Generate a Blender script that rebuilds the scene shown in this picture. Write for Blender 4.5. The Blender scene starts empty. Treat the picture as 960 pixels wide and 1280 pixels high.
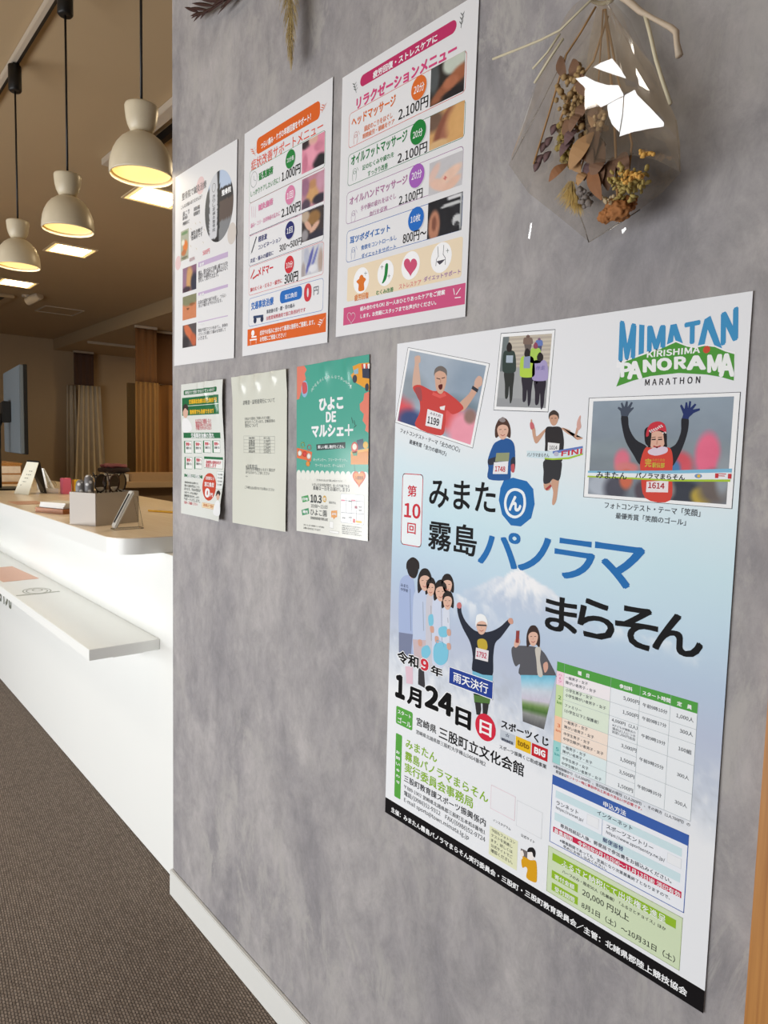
import bpy, bmesh, math, random
import numpy as np
from mathutils import Vector, Matrix
sc = bpy.context.scene
COL = sc.collection
random.seed(7); rng = np.random.default_rng(7)
# ------------------------------------------------------------------ camera
CAMH, CAMY, FPX = 1.13748, -0.708, 890.0
ROT = np.array([[0.6391401, 0.7686879, 0.0248776], [0.0833288, -0.0370564, -0.9958329], [-0.7645627, 0.6385498, -0.0877380]])
CAMP = np.array([0.0, CAMY, CAMH])
cd = bpy.data.cameras.new('camera'); cam = bpy.data.objects.new('camera', cd); COL.objects.link(cam)
cd.sensor_fit = 'VERTICAL'; cd.sensor_height = 24.0; cd.lens = FPX / 1280 * 24.0; cd.clip_start = 0.02
r, d, f = ROT[0], ROT[1], ROT[2]
cam.matrix_world = Matrix(((r[0], -d[0], -f[0], CAMP[0]), (r[1], -d[1], -f[1], CAMP[1]), (r[2], -d[2], -f[2], CAMP[2]), (0, 0, 0, 1)))
sc.camera = cam
# ------------------------------------------------------------------ world, daylight, exposure
sc.view_settings.view_transform = 'Standard'; sc.view_settings.look = 'None'
sc.view_settings.gamma = 1.0; sc.view_settings.exposure = 0.0; sc.view_settings.use_curve_mapping = False
wd = bpy.data.worlds.new('world'); sc.world = wd; wd.use_nodes = True
wd.node_tree.nodes['Background'].inputs[0].default_value = (0.80, 0.88, 1.0, 1); wd.node_tree.nodes['Background'].inputs[1].default_value = 0.025
def area(name, loc, rot, sx, sy, power, col):
    l = bpy.data.lights.new(name, 'AREA'); l.shape = 'RECTANGLE'; l.size = sx; l.size_y = sy; l.energy = power; l.color = col
    o = bpy.data.objects.new(name, l); COL.objects.link(o); o.location = loc; o.rotation_euler = rot; return o
area('window_daylight', (-2.3, -2.7, 0.62), (math.radians(90), 0, 0), 4.5, 1.05, 103, (0.965, 0.985, 1.0))
for lx in (-5.2, -3.4, -1.6, 0.2): area('lobby_ceiling_fill', (lx, -1.5, 2.49), (0, 0, 0), 0.3, 0.3, 3.4, (1.0, 0.95, 0.86))  # unseen ceiling lights, added to brighten the lobby floor
for lx, ly in ((-2.6, 1.6), (-4.6, 3.2), (-6.4, 3.2), (-8.4, 4.0)): area('inner_ceiling_fill', (lx, ly, 2.35 if ly > 2 else 2.49), (0, 0, 0), 0.3, 0.3, 21, (1.0, 0.78, 0.48))  # unseen warm lights, added to lift the dark inner room
# ------------------------------------------------------------------ helpers
def lin(c):
    if isinstance(c, str): c = [int(c[i:i+2], 16) for i in (0, 2, 4)]
    c = np.asarray(c, float) / 255.0
    return np.where(c <= 0.04045, c / 12.92, ((c + 0.055) / 1.055) ** 2.4)
def lin4(c): return tuple(lin(c)) + (1.0,)
def ray(p): return ROT.T @ np.array([p[0] - 480.0, p[1] - 640.0, FPX])
def at(p, y=0.0): rr = ray(p); return CAMP + rr * ((y - CAMY) / rr[1])        # a point of the photograph carried to the plane y
def crop(x0, y0, s): return lambda x, y: (x0 + x / s, y0 + y / s)
def empty(name, loc=(0, 0, 0), rz=0.0, label=None, cat=None, group=None):
    o = bpy.data.objects.new(name, None); COL.objects.link(o); o.location = loc; o.rotation_euler = (0, 0, rz)
    o.empty_display_size = 0.05
    return tag(o, label, cat, group)
def tag(o, label=None, cat=None, group=None, kind=None):
    if label: o['label'] = label
    if cat: o['category'] = cat
    if group: o['group'] = group
    if kind: o['kind'] = kind
    return o
def mat(name, col, rough=0.6, metal=0.0, coat=0.0, noise=0.0, nscale=40.0, bump=0.0, emis=None, es=0.0, trans=0.0, spec=0.5):
    m = bpy.data.materials.new(name); m.use_nodes = True; nt = m.node_tree; b = nt.nodes['Principled BSDF']
    b.inputs['Base Color'].default_value = lin4(col); b.inputs['Roughness'].default_value = rough; b.inputs['Metallic'].default_value = metal
    b.inputs['Coat Weight'].default_value = coat; b.inputs['Coat Roughness'].default_value = 0.08
    b.inputs['Transmission Weight'].default_value = trans; b.inputs['Specular IOR Level'].default_value = spec
    if emis is not None:
        b.inputs['Emission Color'].default_value = lin4(emis); b.inputs['Emission Strength'].default_value = es
    if noise or bump:
        tc = nt.nodes.new('ShaderNodeTexCoord'); n = nt.nodes.new('ShaderNodeTexNoise'); n.inputs['Scale'].default_value = nscale; n.inputs['Detail'].default_value = 4
        nt.links.new(tc.outputs['Object'], n.inputs['Vector'])
        if noise:
            mx = nt.nodes.new('ShaderNodeMix'); mx.data_type = 'RGBA'; c = lin(col)
            mx.inputs[6].default_value = tuple(np.clip(c * (1 - noise), 0, 1)) + (1,); mx.inputs[7].default_value = tuple(np.clip(c * (1 + noise), 0, 1)) + (1,)
            nt.links.new(n.outputs['Fac'], mx.inputs[0]); nt.links.new(mx.outputs[2], b.inputs['Base Color'])
        if bump:
            bp = nt.nodes.new('ShaderNodeBump'); bp.inputs['Strength'].default_value = bump; bp.inputs['Distance'].default_value = 0.002
            nt.links.new(n.outputs['Fac'], bp.inputs['Height']); nt.links.new(bp.outputs['Normal'], b.inputs['Normal'])
    return m
def print_mat(name, rough, coat, spec=0.5):
    m = mat(name, (255, 255, 255), rough, coat=coat, spec=spec); nt = m.node_tree
    a = nt.nodes.new('ShaderNodeAttribute'); a.attribute_name = 'Col'
    nt.links.new(a.outputs['Color'], nt.nodes['Principled BSDF'].inputs['Base Color'])
    nt.nodes['Principled BSDF'].inputs['Coat Roughness'].default_value = 0.12
    return m
def obj(name, bm, m, parent=None, smooth=False, loc=None):
    me = bpy.data.meshes.new(name)
    if isinstance(bm, bmesh.types.BMesh):
        bmesh.ops.recalc_face_normals(bm, faces=bm.faces[:]); bm.to_mesh(me); bm.free()
    else: me.from_pydata(*bm)
    for x in (m if isinstance(m, (list, tuple)) else [m]): me.materials.append(x)
    if smooth:
        for p in me.polygons: p.use_smooth = True
    o = bpy.data.objects.new(name, me); COL.objects.link(o)
    if parent: o.parent = parent
    if loc: o.location = loc
    return o
def struct(name, bm, m, **k): return tag(obj(name, bm, m, **k), kind='structure')
def add_box(bm, x0, x1, y0, y1, z0, z1, bev=0.0, rz=0.0, mi=0, seg=2):
    c = Vector(((x0 + x1) / 2, (y0 + y1) / 2, (z0 + z1) / 2))
    g = bmesh.ops.create_cube(bm, size=1.0, matrix=Matrix.Translation(c) @ Matrix.Rotation(rz, 4, 'Z') @ Matrix.Diagonal((abs(x1 - x0), abs(y1 - y0), abs(z1 - z0), 1)))
    vs = g['verts']; fs = list({q for v in vs for q in v.link_faces})
    for q in fs: q.material_index = mi
    if bev:
        es = list({e for v in vs for e in v.link_edges}); bmesh.ops.bevel(bm, geom=es, offset=bev, segments=seg, affect='EDGES', clamp_overlap=True)
    return bm
def box(*a, **k): return add_box(bmesh.new(), *a, **k)
def add_tube(bm, pts, rad, n=8, cap=True):
    pts = [Vector(p) for p in pts]; rads = rad if isinstance(rad, (list, tuple)) else [rad] * len(pts)
    rings = []; up = None
    for i, p in enumerate(pts):
        t = (pts[min(i + 1, len(pts) - 1)] - pts[max(i - 1, 0)]).normalized()
        if up is None: up = t.orthogonal().normalized()
        up = (up - t * up.dot(t)); up = up.normalized() if up.length > 1e-6 else t.orthogonal().normalized()
        s = t.cross(up)
        rings.append([bm.verts.new(p + (up * math.cos(2 * math.pi * k / n) + s * math.sin(2 * math.pi * k / n)) * rads[i]) for k in range(n)])
    for a, b in zip(rings, rings[1:]):
        for k in range(n): bm.faces.new((a[k], a[(k + 1) % n], b[(k + 1) % n], b[k]))
    if cap: bm.faces.new(rings[0][::-1]); bm.faces.new(rings[-1])
    return bm
def add_lathe(bm, prof, n=32, c=(0, 0, 0), closed=False):
    rings = []
    for rr, z in prof:
        if rr < 1e-6: rings.append([bm.verts.new((c[0], c[1], c[2] + z))])
        else: rings.append([bm.verts.new((c[0] + rr * math.cos(2 * math.pi * k / n), c[1] + rr * math.sin(2 * math.pi * k / n), c[2] + z)) for k in range(n)])
    pr = list(zip(rings, rings[1:])) + ([(rings[-1], rings[0])] if closed else [])
    for a, b in pr:
        for k in range(n):
            k2 = (k + 1) % n
            if len(a) == 1 and len(b) == 1: continue
            if len(a) == 1: bm.faces.new((a[0], b[k], b[k2]))
            elif len(b) == 1: bm.faces.new((a[k], a[k2], b[0]))
            else: bm.faces.new((a[k], a[k2], b[k2], b[k]))
    return bm
def spl(pts, n=4):                                                     # closed Catmull-Rom outline
    P = np.array(pts, float); N = len(P); out = []
    for i in range(N):
        a, b, c, e = P[i - 1], P[i], P[(i + 1) % N], P[(i + 2) % N]
        for k in range(n):
            t = k / n
            out.append(0.5 * (2 * b + (c - a) * t + (2 * a - 5 * b + 4 * c - e) * t * t + (3 * b - a - 3 * c + e) * t ** 3))
    return [tuple(p) for p in out]
_tc, _gl = {}, {}
try: FONT = bpy.data.fonts.load(bpy.utils.system_resource('DATAFILES', path='fonts') + '/Noto Sans CJK Regular.woff2')     # Blender's own bundled lettering font
except Exception: FONT = None
def glyphs(chars):
    for latin in (True, False): glyphs_of([c for c in chars if (ord(c) < 0x250) == latin], FONT if latin else None)
def glyphs_of(chars, font):                                                     # outlines and advance widths of single characters, read in one go
    chars = [c for c in dict.fromkeys(chars) if c not in _gl and not c.isspace()]
    if not chars: return
    ref = '国'
    def lines(suffix):
        cu = bpy.data.curves.new('lettering', 'FONT'); cu.body = '\n'.join(c + suffix for c in [ref] + chars + [ref]); cu.resolution_u = 3; cu.space_line = 6
        if font: cu.font = font
        o = bpy.data.objects.new('lettering', cu); me = o.to_mesh(); v = np.array([(x.co[0], x.co[1]) for x in me.vertices]); fs = [tuple(p.vertices) for p in me.polygons]
        o.to_mesh_clear(); bpy.data.objects.remove(o); bpy.data.curves.remove(cu)
        y0, y1 = v[:, 1].max(), v[:, 1].min(); e = np.sort(v[:, 1]); n = len(chars) + 1
        top = lambda k: v[np.abs(v[:, 1] - (y0 if k == 0 else 0)) < 9, 1]
        kk = v[v[:, 1] > y0 - (y0 - y1) / n * .5]; h = kk[:, 1].max() - kk[:, 1].min(); pitch = (y0 - h - y1) / n; em = h / .875
        return v, fs, np.round((y0 - h * .5 - v[:, 1]) / pitch).astype(int), pitch, em, y0
    v, fs, ln, pitch, em, y0 = lines(''); v2, _, ln2, _, _, _ = lines('I')
    by = {}
    for q in fs: by.setdefault(ln[q[0]], []).append(q)
    ibear = None
    m0 = v2[ln2 == 0, 0].max() - em                                    # stroke of the trailing I beyond a full-width character
    for k, c in enumerate(chars, 1):
        sel = np.where(ln == k)[0]; mp = {a: b for b, a in enumerate(sel)}
        adv = (v2[ln2 == k, 0].max() - m0) / em if (ln2 == k).any() else 1.0
        _gl[c] = ((v[sel] + np.array([0, k * pitch])) / em if len(sel) else np.zeros((0, 2)), [tuple(mp[a] for a in q) for q in by.get(k, [])], adv)
CHARS = "!()+,-./0123456789:@ABCDEFGHIJKLMNOPQRSTUVWXYZabcdefghijklmnopqrstuvwxyz※☆♪、。〇「」〒〜あいうえおかがきくぐけげこごさざしじすずせそただちっつてでとどなにねのはひびふへほまみむめもやゆよらりるれろわをんァアイェエォオカガキクグケゲコゴサシジスゼタダチッツテトドニネノハバパビフプヘベボポマミムメュョラリルレロワン・ー㈭㈮一三上下不両並中主乗乱了事五交人今付令以会伝伴体併便係促保催優元先入全公内円冷出分切初別利刺前力加助労効務募化北午協印参収受口叫合名呈和員問善回国園土圧地城域場声外夜大天女委子字学安完定実宮寄富察専尋小少局届山島崎己市希年店延式当形律後復心必思悩意成所手打払承技担指振提携支改放故教数整敵文料断方施日早明時書替最月有望期本松枚果校案業楽権樺次欲止残毎毛気決治法波注流消温激灸炎点無熱物状生用申男町番疲症痛療発的皮目直相県眼着確社祝神秀科税種窓立競笑第等管精納紙素細終組経絡続緩置者耳股肩育背脚腕腰自興般血行術複要記診証話詳認誠課談諸警護豊負責費賞賠走超足身車軽込追途通連進過適遺郡部郵都金録鍼長間限院陸険障雄集雨電霧音頃項順預領頭額顔類食館首駅駐験骨髪！（）／：？"
glyphs(CHARS)
def text_mesh(s, off, res=2, shear=0.0):                               # a line of lettering, thickened by off (em), fitted to the unit square
    k = (s, off)
    if k not in _tc:
        glyphs(s); x = 0; vs, fs, n = [], [], 0
        for c in s:
            if c.isspace(): x += 1.0 if c == '\u3000' else .3; continue
            gv, gf, adv = _gl[c]; vs.append(gv + np.array([x, 0])); fs += [tuple(a + n for a in q) for q in gf]; n += len(gv); x += adv
        v = np.concatenate(vs)
        if off > 0:
            m = 4 if off < 0.025 else 8
            sh = [(math.cos(2 * math.pi * (i + .5) / m) * off, math.sin(2 * math.pi * (i + .5) / m) * off) for i in range(m)] + ([(0, 0)] if off > 0.035 else [])
            lay = np.repeat(np.arange(len(sh)) * 0.1, n); v = np.concatenate([v + np.array(d_) for d_ in sh]); fs = [tuple(i + j * n for i in q) for j in range(len(sh)) for q in fs]
        else: lay = np.zeros(len(v))
        lo, hi = v.min(0), v.max(0); asp = (hi[1] - lo[1]) / max(hi[0] - lo[0], 1e-6); v = (v - lo) / np.maximum(hi - lo, 1e-6); v[:, 1] = 1 - v[:, 1]
        _tc[k] = (v, fs, lay, asp)
    return _tc[k]
LAYER = 0.00006
class Print:                                                           # ink shapes of one printed part, all in ONE mesh
    def __init__(self, sheet, name): self.sh = sheet; self.name = name; self.v = []; self.c = []; self.f = []; self.n = 0
    def add(self, uv, faces, col, L):
        uv = np.asarray(uv, float); n = len(uv); col = np.asarray(col, float)
        if col.ndim == 1: col = np.tile(col, (n, 1))
        self.v.append(np.column_stack([uv, np.broadcast_to(np.asarray(L, float), (n,))])); self.c.append(col)
        self.f += [tuple(i + self.n for i in q) for q in faces]; self.n += n
    U = lambda self, p: self.sh.U(p)
    def poly(self, pts, col, L=2, smooth=False, uv=False):
        if smooth: pts = spl(pts)
        q = pts if uv else [self.U(p) for p in pts]
        q = np.array(q); a = np.sum(q[:, 0] * np.roll(q[:, 1], -1) - np.roll(q[:, 0], -1) * q[:, 1])
        if a > 0: q = q[::-1]
        gu, gv = self.sh.w / self.sh.nx, self.sh.h / self.sh.ny
        if self.sh.bend and max(np.ptp(q[:, 0]) / gu, np.ptp(q[:, 1]) / gv) > 0.9:       # follow the sheet's curve: cut along its grid
            bm = bmesh.new(); bm.faces.new([bm.verts.new((x, y, 0)) for x, y in q])
            for ax, st in ((0, gu), (1, gv)):
                for k in range(int(math.ceil(q[:, ax].min() / st + 1e-4)), int(math.floor(q[:, ax].max() / st - 1e-4)) + 1):
                    co = (k * st, 0, 0) if ax == 0 else (0, k * st, 0); no = (1, 0, 0) if ax == 0 else (0, 1, 0)
                    bmesh.ops.bisect_plane(bm, geom=bm.verts[:] + bm.edges[:] + bm.faces[:], plane_co=co, plane_no=no)
            bm.verts.index_update(); vs = [(x.co.x, x.co.y) for x in bm.verts]; fs = [tuple(x.index for x in g_.verts) for g_ in bm.faces]; bm.free()
            self.add(vs, fs, lin(col), L); return
        self.add(q, [tuple(range(len(q)))], lin(col), L)
    def blob(self, pts, col, L=2): self.poly(pts, col, L, True)
    def line(self, pts, w, col, L=2, closed=False, uv=False):          # w in mm
        q = [np.array(p if uv else self.U(p)) for p in pts]
        if closed: q = q + [q[0]]
        for a, b in zip(q, q[1:]):
            t = b - a; l = np.linalg.norm(t)
            if l < 1e-6: continue
            t /= l; nn = np.array([-t[1], t[0]]) * w / 2; e = t * w / 2
            self.poly([a - nn - e, a + nn - e, b + nn + e, b - nn + e], col, L, uv=True)
    def rrpts(self, a, b, r):
        (u0, v0), (u1, v1) = a, b; r = min(r, abs(u1 - u0) / 2, abs(v1 - v0) / 2); out = []
        for cx, cy, a0 in ((u1 - r, v0 + r, -90), (u1 - r, v1 - r, 0), (u0 + r, v1 - r, 90), (u0 + r, v0 + r, 180)):
            for k in range(7): t = math.radians(a0 + 15 * k); out.append((cx + r * math.cos(t), cy + r * math.sin(t)))
        return out
    def box(self, tl, br, col, r=0.0, L=1, line=None, lw=0.8):
        a, b = self.U(tl), self.U(br)
        q = self.rrpts(a, b, r) if r else [a, (b[0], a[1]), b, (a[0], b[1])]
        if col is not None: self.poly(q, col, L, uv=True)
        if line is not None: self.line(q, lw, line, L + 0.5, True, uv=True)
    def disc(self, tl, br, col, L=2, n=32, ring=None, lw=1.0):
        a, b = self.U(tl), self.U(br); c = ((a[0] + b[0]) / 2, (a[1] + b[1]) / 2); rx, ry = abs(b[0] - a[0]) / 2, abs(b[1] - a[1]) / 2
        q = [(c[0] + rx * math.cos(2 * math.pi * k / n), c[1] + ry * math.sin(2 * math.pi * k / n)) for k in range(n)]
        if col is not None: self.poly(q, col, L, uv=True)
        if ring is not None: self.line(q, lw, ring, L + 0.5, True, uv=True)
    def circ(self, c, wpx, col, L=2, n=28):                            # true circle, width given in photo pixels
        a = np.array(self.U((c[0] - wpx / 2, c[1]))); b = np.array(self.U((c[0] + wpx / 2, c[1]))); cc = self.U(c); rr = abs(b[0] - a[0]) / 2
        self.poly([(cc[0] + rr * math.cos(2 * math.pi * k / n), cc[1] + rr * math.sin(2 * math.pi * k / n)) for k in range(n)], col, L, uv=True)
        return cc, rr
    def text(self, s, tl, br, col, bold=0.0, L=4, halo=None, tr=None, bl=None, res=2, uv=False, hw=0.06):
        a = np.array(tl if uv else self.U(tl))
        if tr is not None: X = np.array(tr if uv else self.U(tr)) - a; Y = np.array(bl if uv else self.U(bl)) - a
        else:
            b = np.array(br if uv else self.U(br)); X = np.array([b[0] - a[0], 0]); Y = np.array([0, b[1] - a[1]])
            if len(s) >= 3:                                             # long lines keep the font's own proportions
                hn = text_mesh(s, max(bold, .011), res)[3] * X[0]; h2 = min(max(Y[1], .92 * hn), (1.5 if bold >= .03 else 1.22) * hn); a = a + np.array([0, (Y[1] - h2) / 2]); Y = np.array([0, h2])
        if X[0] < 0 or Y[1] < 0: print('TEXT FLIPPED', self.sh.name, s, X, Y)
        if halo is not None:
            v, fs, lay, asp = text_mesh(s, 0.0 if bold < .02 else bold, res)
            hw = abs(Y[1]) * hw
            for k in range(8):
                t = k * math.pi / 4; self.add(a + v[:, :1] * X + v[:, 1:] * Y + np.array([math.cos(t), math.sin(t)]) * hw, fs, lin(halo), L - 1.9 + k * 0.1 + lay * .9)
        v, fs, lay, asp = text_mesh(s, max(bold, .011), res); self.add(a + v[:, :1] * X + v[:, 1:] * Y, fs, lin(col), L + lay)
    def grid(self, quad, nx, ny, fn, L=1, uv=False):                   # printed picture: colours of a fine grid, fn(S, T) -> sRGB
        q = [np.array(p if uv else self.U(p)) for p in quad]
        s, t = np.meshgrid(np.linspace(0, 1, nx + 1), np.linspace(0, 1, ny + 1)); S, T = s.ravel(), t.ravel()
        w = [(1 - S) * (1 - T), S * (1 - T), S * T, (1 - S) * T]
        pts = sum(wi[:, None] * qi for wi, qi in zip(w, q)); c = np.clip(fn(S, T), 0, 255)
        fs = []
        for j in range(ny):
            for i in range(nx): k = j * (nx + 1) + i; fs.append((k, k + nx + 1, k + nx + 2, k + 1))
        self.add(pts, fs, lin(c), L)
    def build(self, m, label=None):
        V = np.concatenate(self.v); C = np.concatenate(self.c); P = self.sh.place(V)
        me = bpy.data.meshes.new(self.name); me.from_pydata(P.tolist(), [], self.f); me.materials.append(m)
        at_ = me.color_attributes.new('Col', 'FLOAT_COLOR', 'POINT'); at_.data.foreach_set('color', np.column_stack([C, np.ones(len(C))]).ravel().astype(np.float32))
        o = bpy.data.objects.new(self.name, me); COL.objects.link(o); o.parent = self.sh.root
        if label: o['label'] = label
        return o
class Sheet:
    def __init__(self, name, corners, label, cat, m, off=0.0022, bend=None, group=None):
        self.name = name; W = [at(p)[[0, 2]] for p in corners]
        self.o = W[0]; self.m = m; self.bend = bend
        ex = (W[1] - W[0]) + (W[2] - W[3]); ex /= np.linalg.norm(ex); ey = np.array([ex[1], -ex[0]]); self.ex, self.ey = ex, ey
        self.w = 500 * (np.linalg.norm(W[1] - W[0]) + np.linalg.norm(W[2] - W[3])); self.h = 500 * (np.linalg.norm(W[3] - W[0]) + np.linalg.norm(W[2] - W[1]))
        self.root = empty(name, (W[0][0], -off, W[0][1]), 0, label, cat, group); self.prints = []
    def U(self, p): q = at(p)[[0, 2]] - self.o; return (float(q @ self.ex) * 1000, float(q @ self.ey) * 1000)
    def place(self, V):
        u, v, L = V[:, 0] / 1000, V[:, 1] / 1000, V[:, 2] * LAYER
        xz = u[:, None] * self.ex + v[:, None] * self.ey
        h = L + (self.bend(V[:, 0] / self.w, V[:, 1] / self.h) / 1000 if self.bend else 0)
        return np.column_stack([xz[:, 0], -h, xz[:, 1]])
    def paper(self, col, m=None, nx=30, ny=44, back=0.0003, fn=None):   # the sheet itself: front grid, back and rim
        self.nx, self.ny = nx, ny; p = Print(self, 'sheet'); q = [(0, 0), (self.w, 0), (self.w, self.h), (0, self.h)]
        p.grid(q, nx, ny, fn or (lambda S, T: np.tile(np.array(col, float), (len(S), 1))), 0, uv=True)
        n = p.n; V = p.v[0].copy(); V[:, 2] = -back / LAYER; p.v.append(V); p.c.append(p.c[0]); N = (nx + 1) * (ny + 1)
        rim = list(range(nx + 1)) + [(j + 1) * (nx + 1) - 1 for j in range(1, ny + 1)] + [N - 1 - i for i in range(1, nx + 1)] + [(ny - j) * (nx + 1) for j in range(1, ny)]
        p.f += [tuple(i + N for i in q[::-1]) for q in p.f]
        p.f += [(a, b, b + N, a + N) for a, b in zip(rim, rim[1:] + rim[:1])]; p.n += N
        self.sheet = p.build(m or self.m); return self.sheet
    def part(self, name): return Print(self, name)
def soft(S, T, C, cx, cy, rx, ry, col, k=0.5, rot=0.0):                 # soft-edged spot of colour in a printed picture
    x, y = S - cx, T - cy; c_, s_ = math.cos(rot), math.sin(rot); x, y = x * c_ + y * s_, -x * s_ + y * c_
    dd = np.sqrt((x / rx) ** 2 + (y / ry) ** 2); a = np.clip((1 + k / 2 - dd) / k, 0, 1)[:, None]
    return C * (1 - a) + np.array(col, float) * a
def nz(S, T, f, seed=0):                                               # smooth value noise, 0..1
    g = np.random.default_rng(seed); out = 0; amp = 0
    for k in range(4):
        n = int(f * 2 ** k) + 2; G = g.random((n + 2, n + 2)); x, y = np.clip(S, 0, 1) * n, np.clip(T, 0, 1) * n; i, j = x.astype(int), y.astype(int); fx, fy = x - i, y - j; fx, fy = fx * fx * (3 - 2 * fx), fy * fy * (3 - 2 * fy)
        out = out + (G[j, i] * (1 - fx) * (1 - fy) + G[j, i + 1] * fx * (1 - fy) + G[j + 1, i] * (1 - fx) * fy + G[j + 1, i + 1] * fx * fy) / 1.7 ** k; amp += 1 / 1.7 ** k
    return out / amp
def picture(base, spots, top=None):
    def fn(S, T):
        C = np.tile(np.array(base, float), (len(S), 1))
        if top is not None: C = C * T[:, None] + np.array(top, float) * (1 - T[:, None])
        for s in spots: C = soft(S, T, C, *s)
        return C + (nz(S, T, 4, 3)[:, None] - 0.5) * 14
    return fn
# ------------------------------------------------------------------ materials of the setting
def node_mat(name):
    m = bpy.data.materials.new(name); m.use_nodes = True; nt = m.node_tree; return m, nt, nt.nodes['Principled BSDF'], (lambda t: nt.nodes.new('ShaderNode' + t)), nt.links.new
def plaster():
    m, nt, b, N, lk = node_mat('grey_plaster_wallpaper')
    tc = N('TexCoord'); mp = N('Mapping'); mp.inputs['Rotation'].default_value = (0, math.radians(35), 0); mp.inputs['Scale'].default_value = (1.25, 1, 0.8); lk(tc.outputs['Object'], mp.inputs[0])
    def noise(scale, detail, rough, dist, src): n = N('TexNoise'); n.inputs['Scale'].default_value = scale; n.inputs['Detail'].default_value = detail; n.inputs['Roughness'].default_value = rough; n.inputs['Distortion'].default_value = dist; lk(src, n.inputs['Vector']); return n
    n1 = noise(4.2, 9, 0.62, 0.5, mp.outputs[0]); n2 = noise(19, 12, 0.8, 0.35, mp.outputs[0]); n3 = noise(70, 4, 0.6, 0.3, mp.outputs[0]); n4 = noise(2.1, 3, 0.5, 0.4, tc.outputs['Object'])
    r1 = N('ValToRGB'); e = r1.color_ramp.elements; e[0].position = 0.36; e[0].color = lin4((141, 138, 141)); e[1].position = 0.62; e[1].color = lin4((169, 165, 165)); lk(n1.outputs['Fac'], r1.inputs[0])
    r2 = N('ValToRGB'); e = r2.color_ramp.elements; e[0].position = 0.36; e[0].color = (0.40, 0.40, 0.40, 1); e[1].position = 0.62; e[1].color = (0.62, 0.61, 0.605, 1); lk(n2.outputs['Fac'], r2.inputs[0])
    ov = N('Mix'); ov.data_type = 'RGBA'; ov.blend_type = 'OVERLAY'; ov.inputs[0].default_value = 0.75; lk(r1.outputs[0], ov.inputs[6]); lk(r2.outputs[0], ov.inputs[7])
    # beige brushed patches
    r4 = N('ValToRGB'); e = r4.color_ramp.elements; e[0].position = 0.46; e[0].color = (0, 0, 0, 1); e[1].position = 0.58; e[1].color = (0.8, 0.8, 0.8, 1); lk(n4.outputs['Fac'], r4.inputs[0])
    mp2 = N('Mapping'); mp2.inputs['Rotation'].default_value = (0, math.radians(-40), 0); mp2.inputs['Scale'].default_value = (9, 1, 4.0); lk(tc.outputs['Object'], mp2.inputs[0])
    n5 = noise(1.7, 10, 0.74, 0.5, mp2.outputs[0]); r5 = N('ValToRGB'); e = r5.color_ramp.elements; e[0].position = 0.5; e[0].color = (0, 0, 0, 1); e[1].position = 0.60; e[1].color = (1, 1, 1, 1); lk(n5.outputs['Fac'], r5.inputs[0])
    mu = N('Math'); mu.operation = 'MULTIPLY'; lk(r5.outputs[0], mu.inputs[0]); lk(r4.outputs[0], mu.inputs[1])
    mx = N('Mix'); mx.data_type = 'RGBA'; lk(mu.outputs[0], mx.inputs[0]); lk(ov.outputs[2], mx.inputs[6]); mx.inputs[7].default_value = lin4((176, 172, 169)); lk(mx.outputs[2], b.inputs['Base Color'])
    b.inputs['Roughness'].default_value = 0.62; b.inputs['Specular IOR Level'].default_value = 0.3
    bp = N('Bump'); bp.inputs['Strength'].default_value = 0.12; bp.inputs['Distance'].default_value = 0.002; lk(n3.outputs['Fac'], bp.inputs['Height']); lk(bp.outputs[0], b.inputs['Normal'])
    return m
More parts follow.
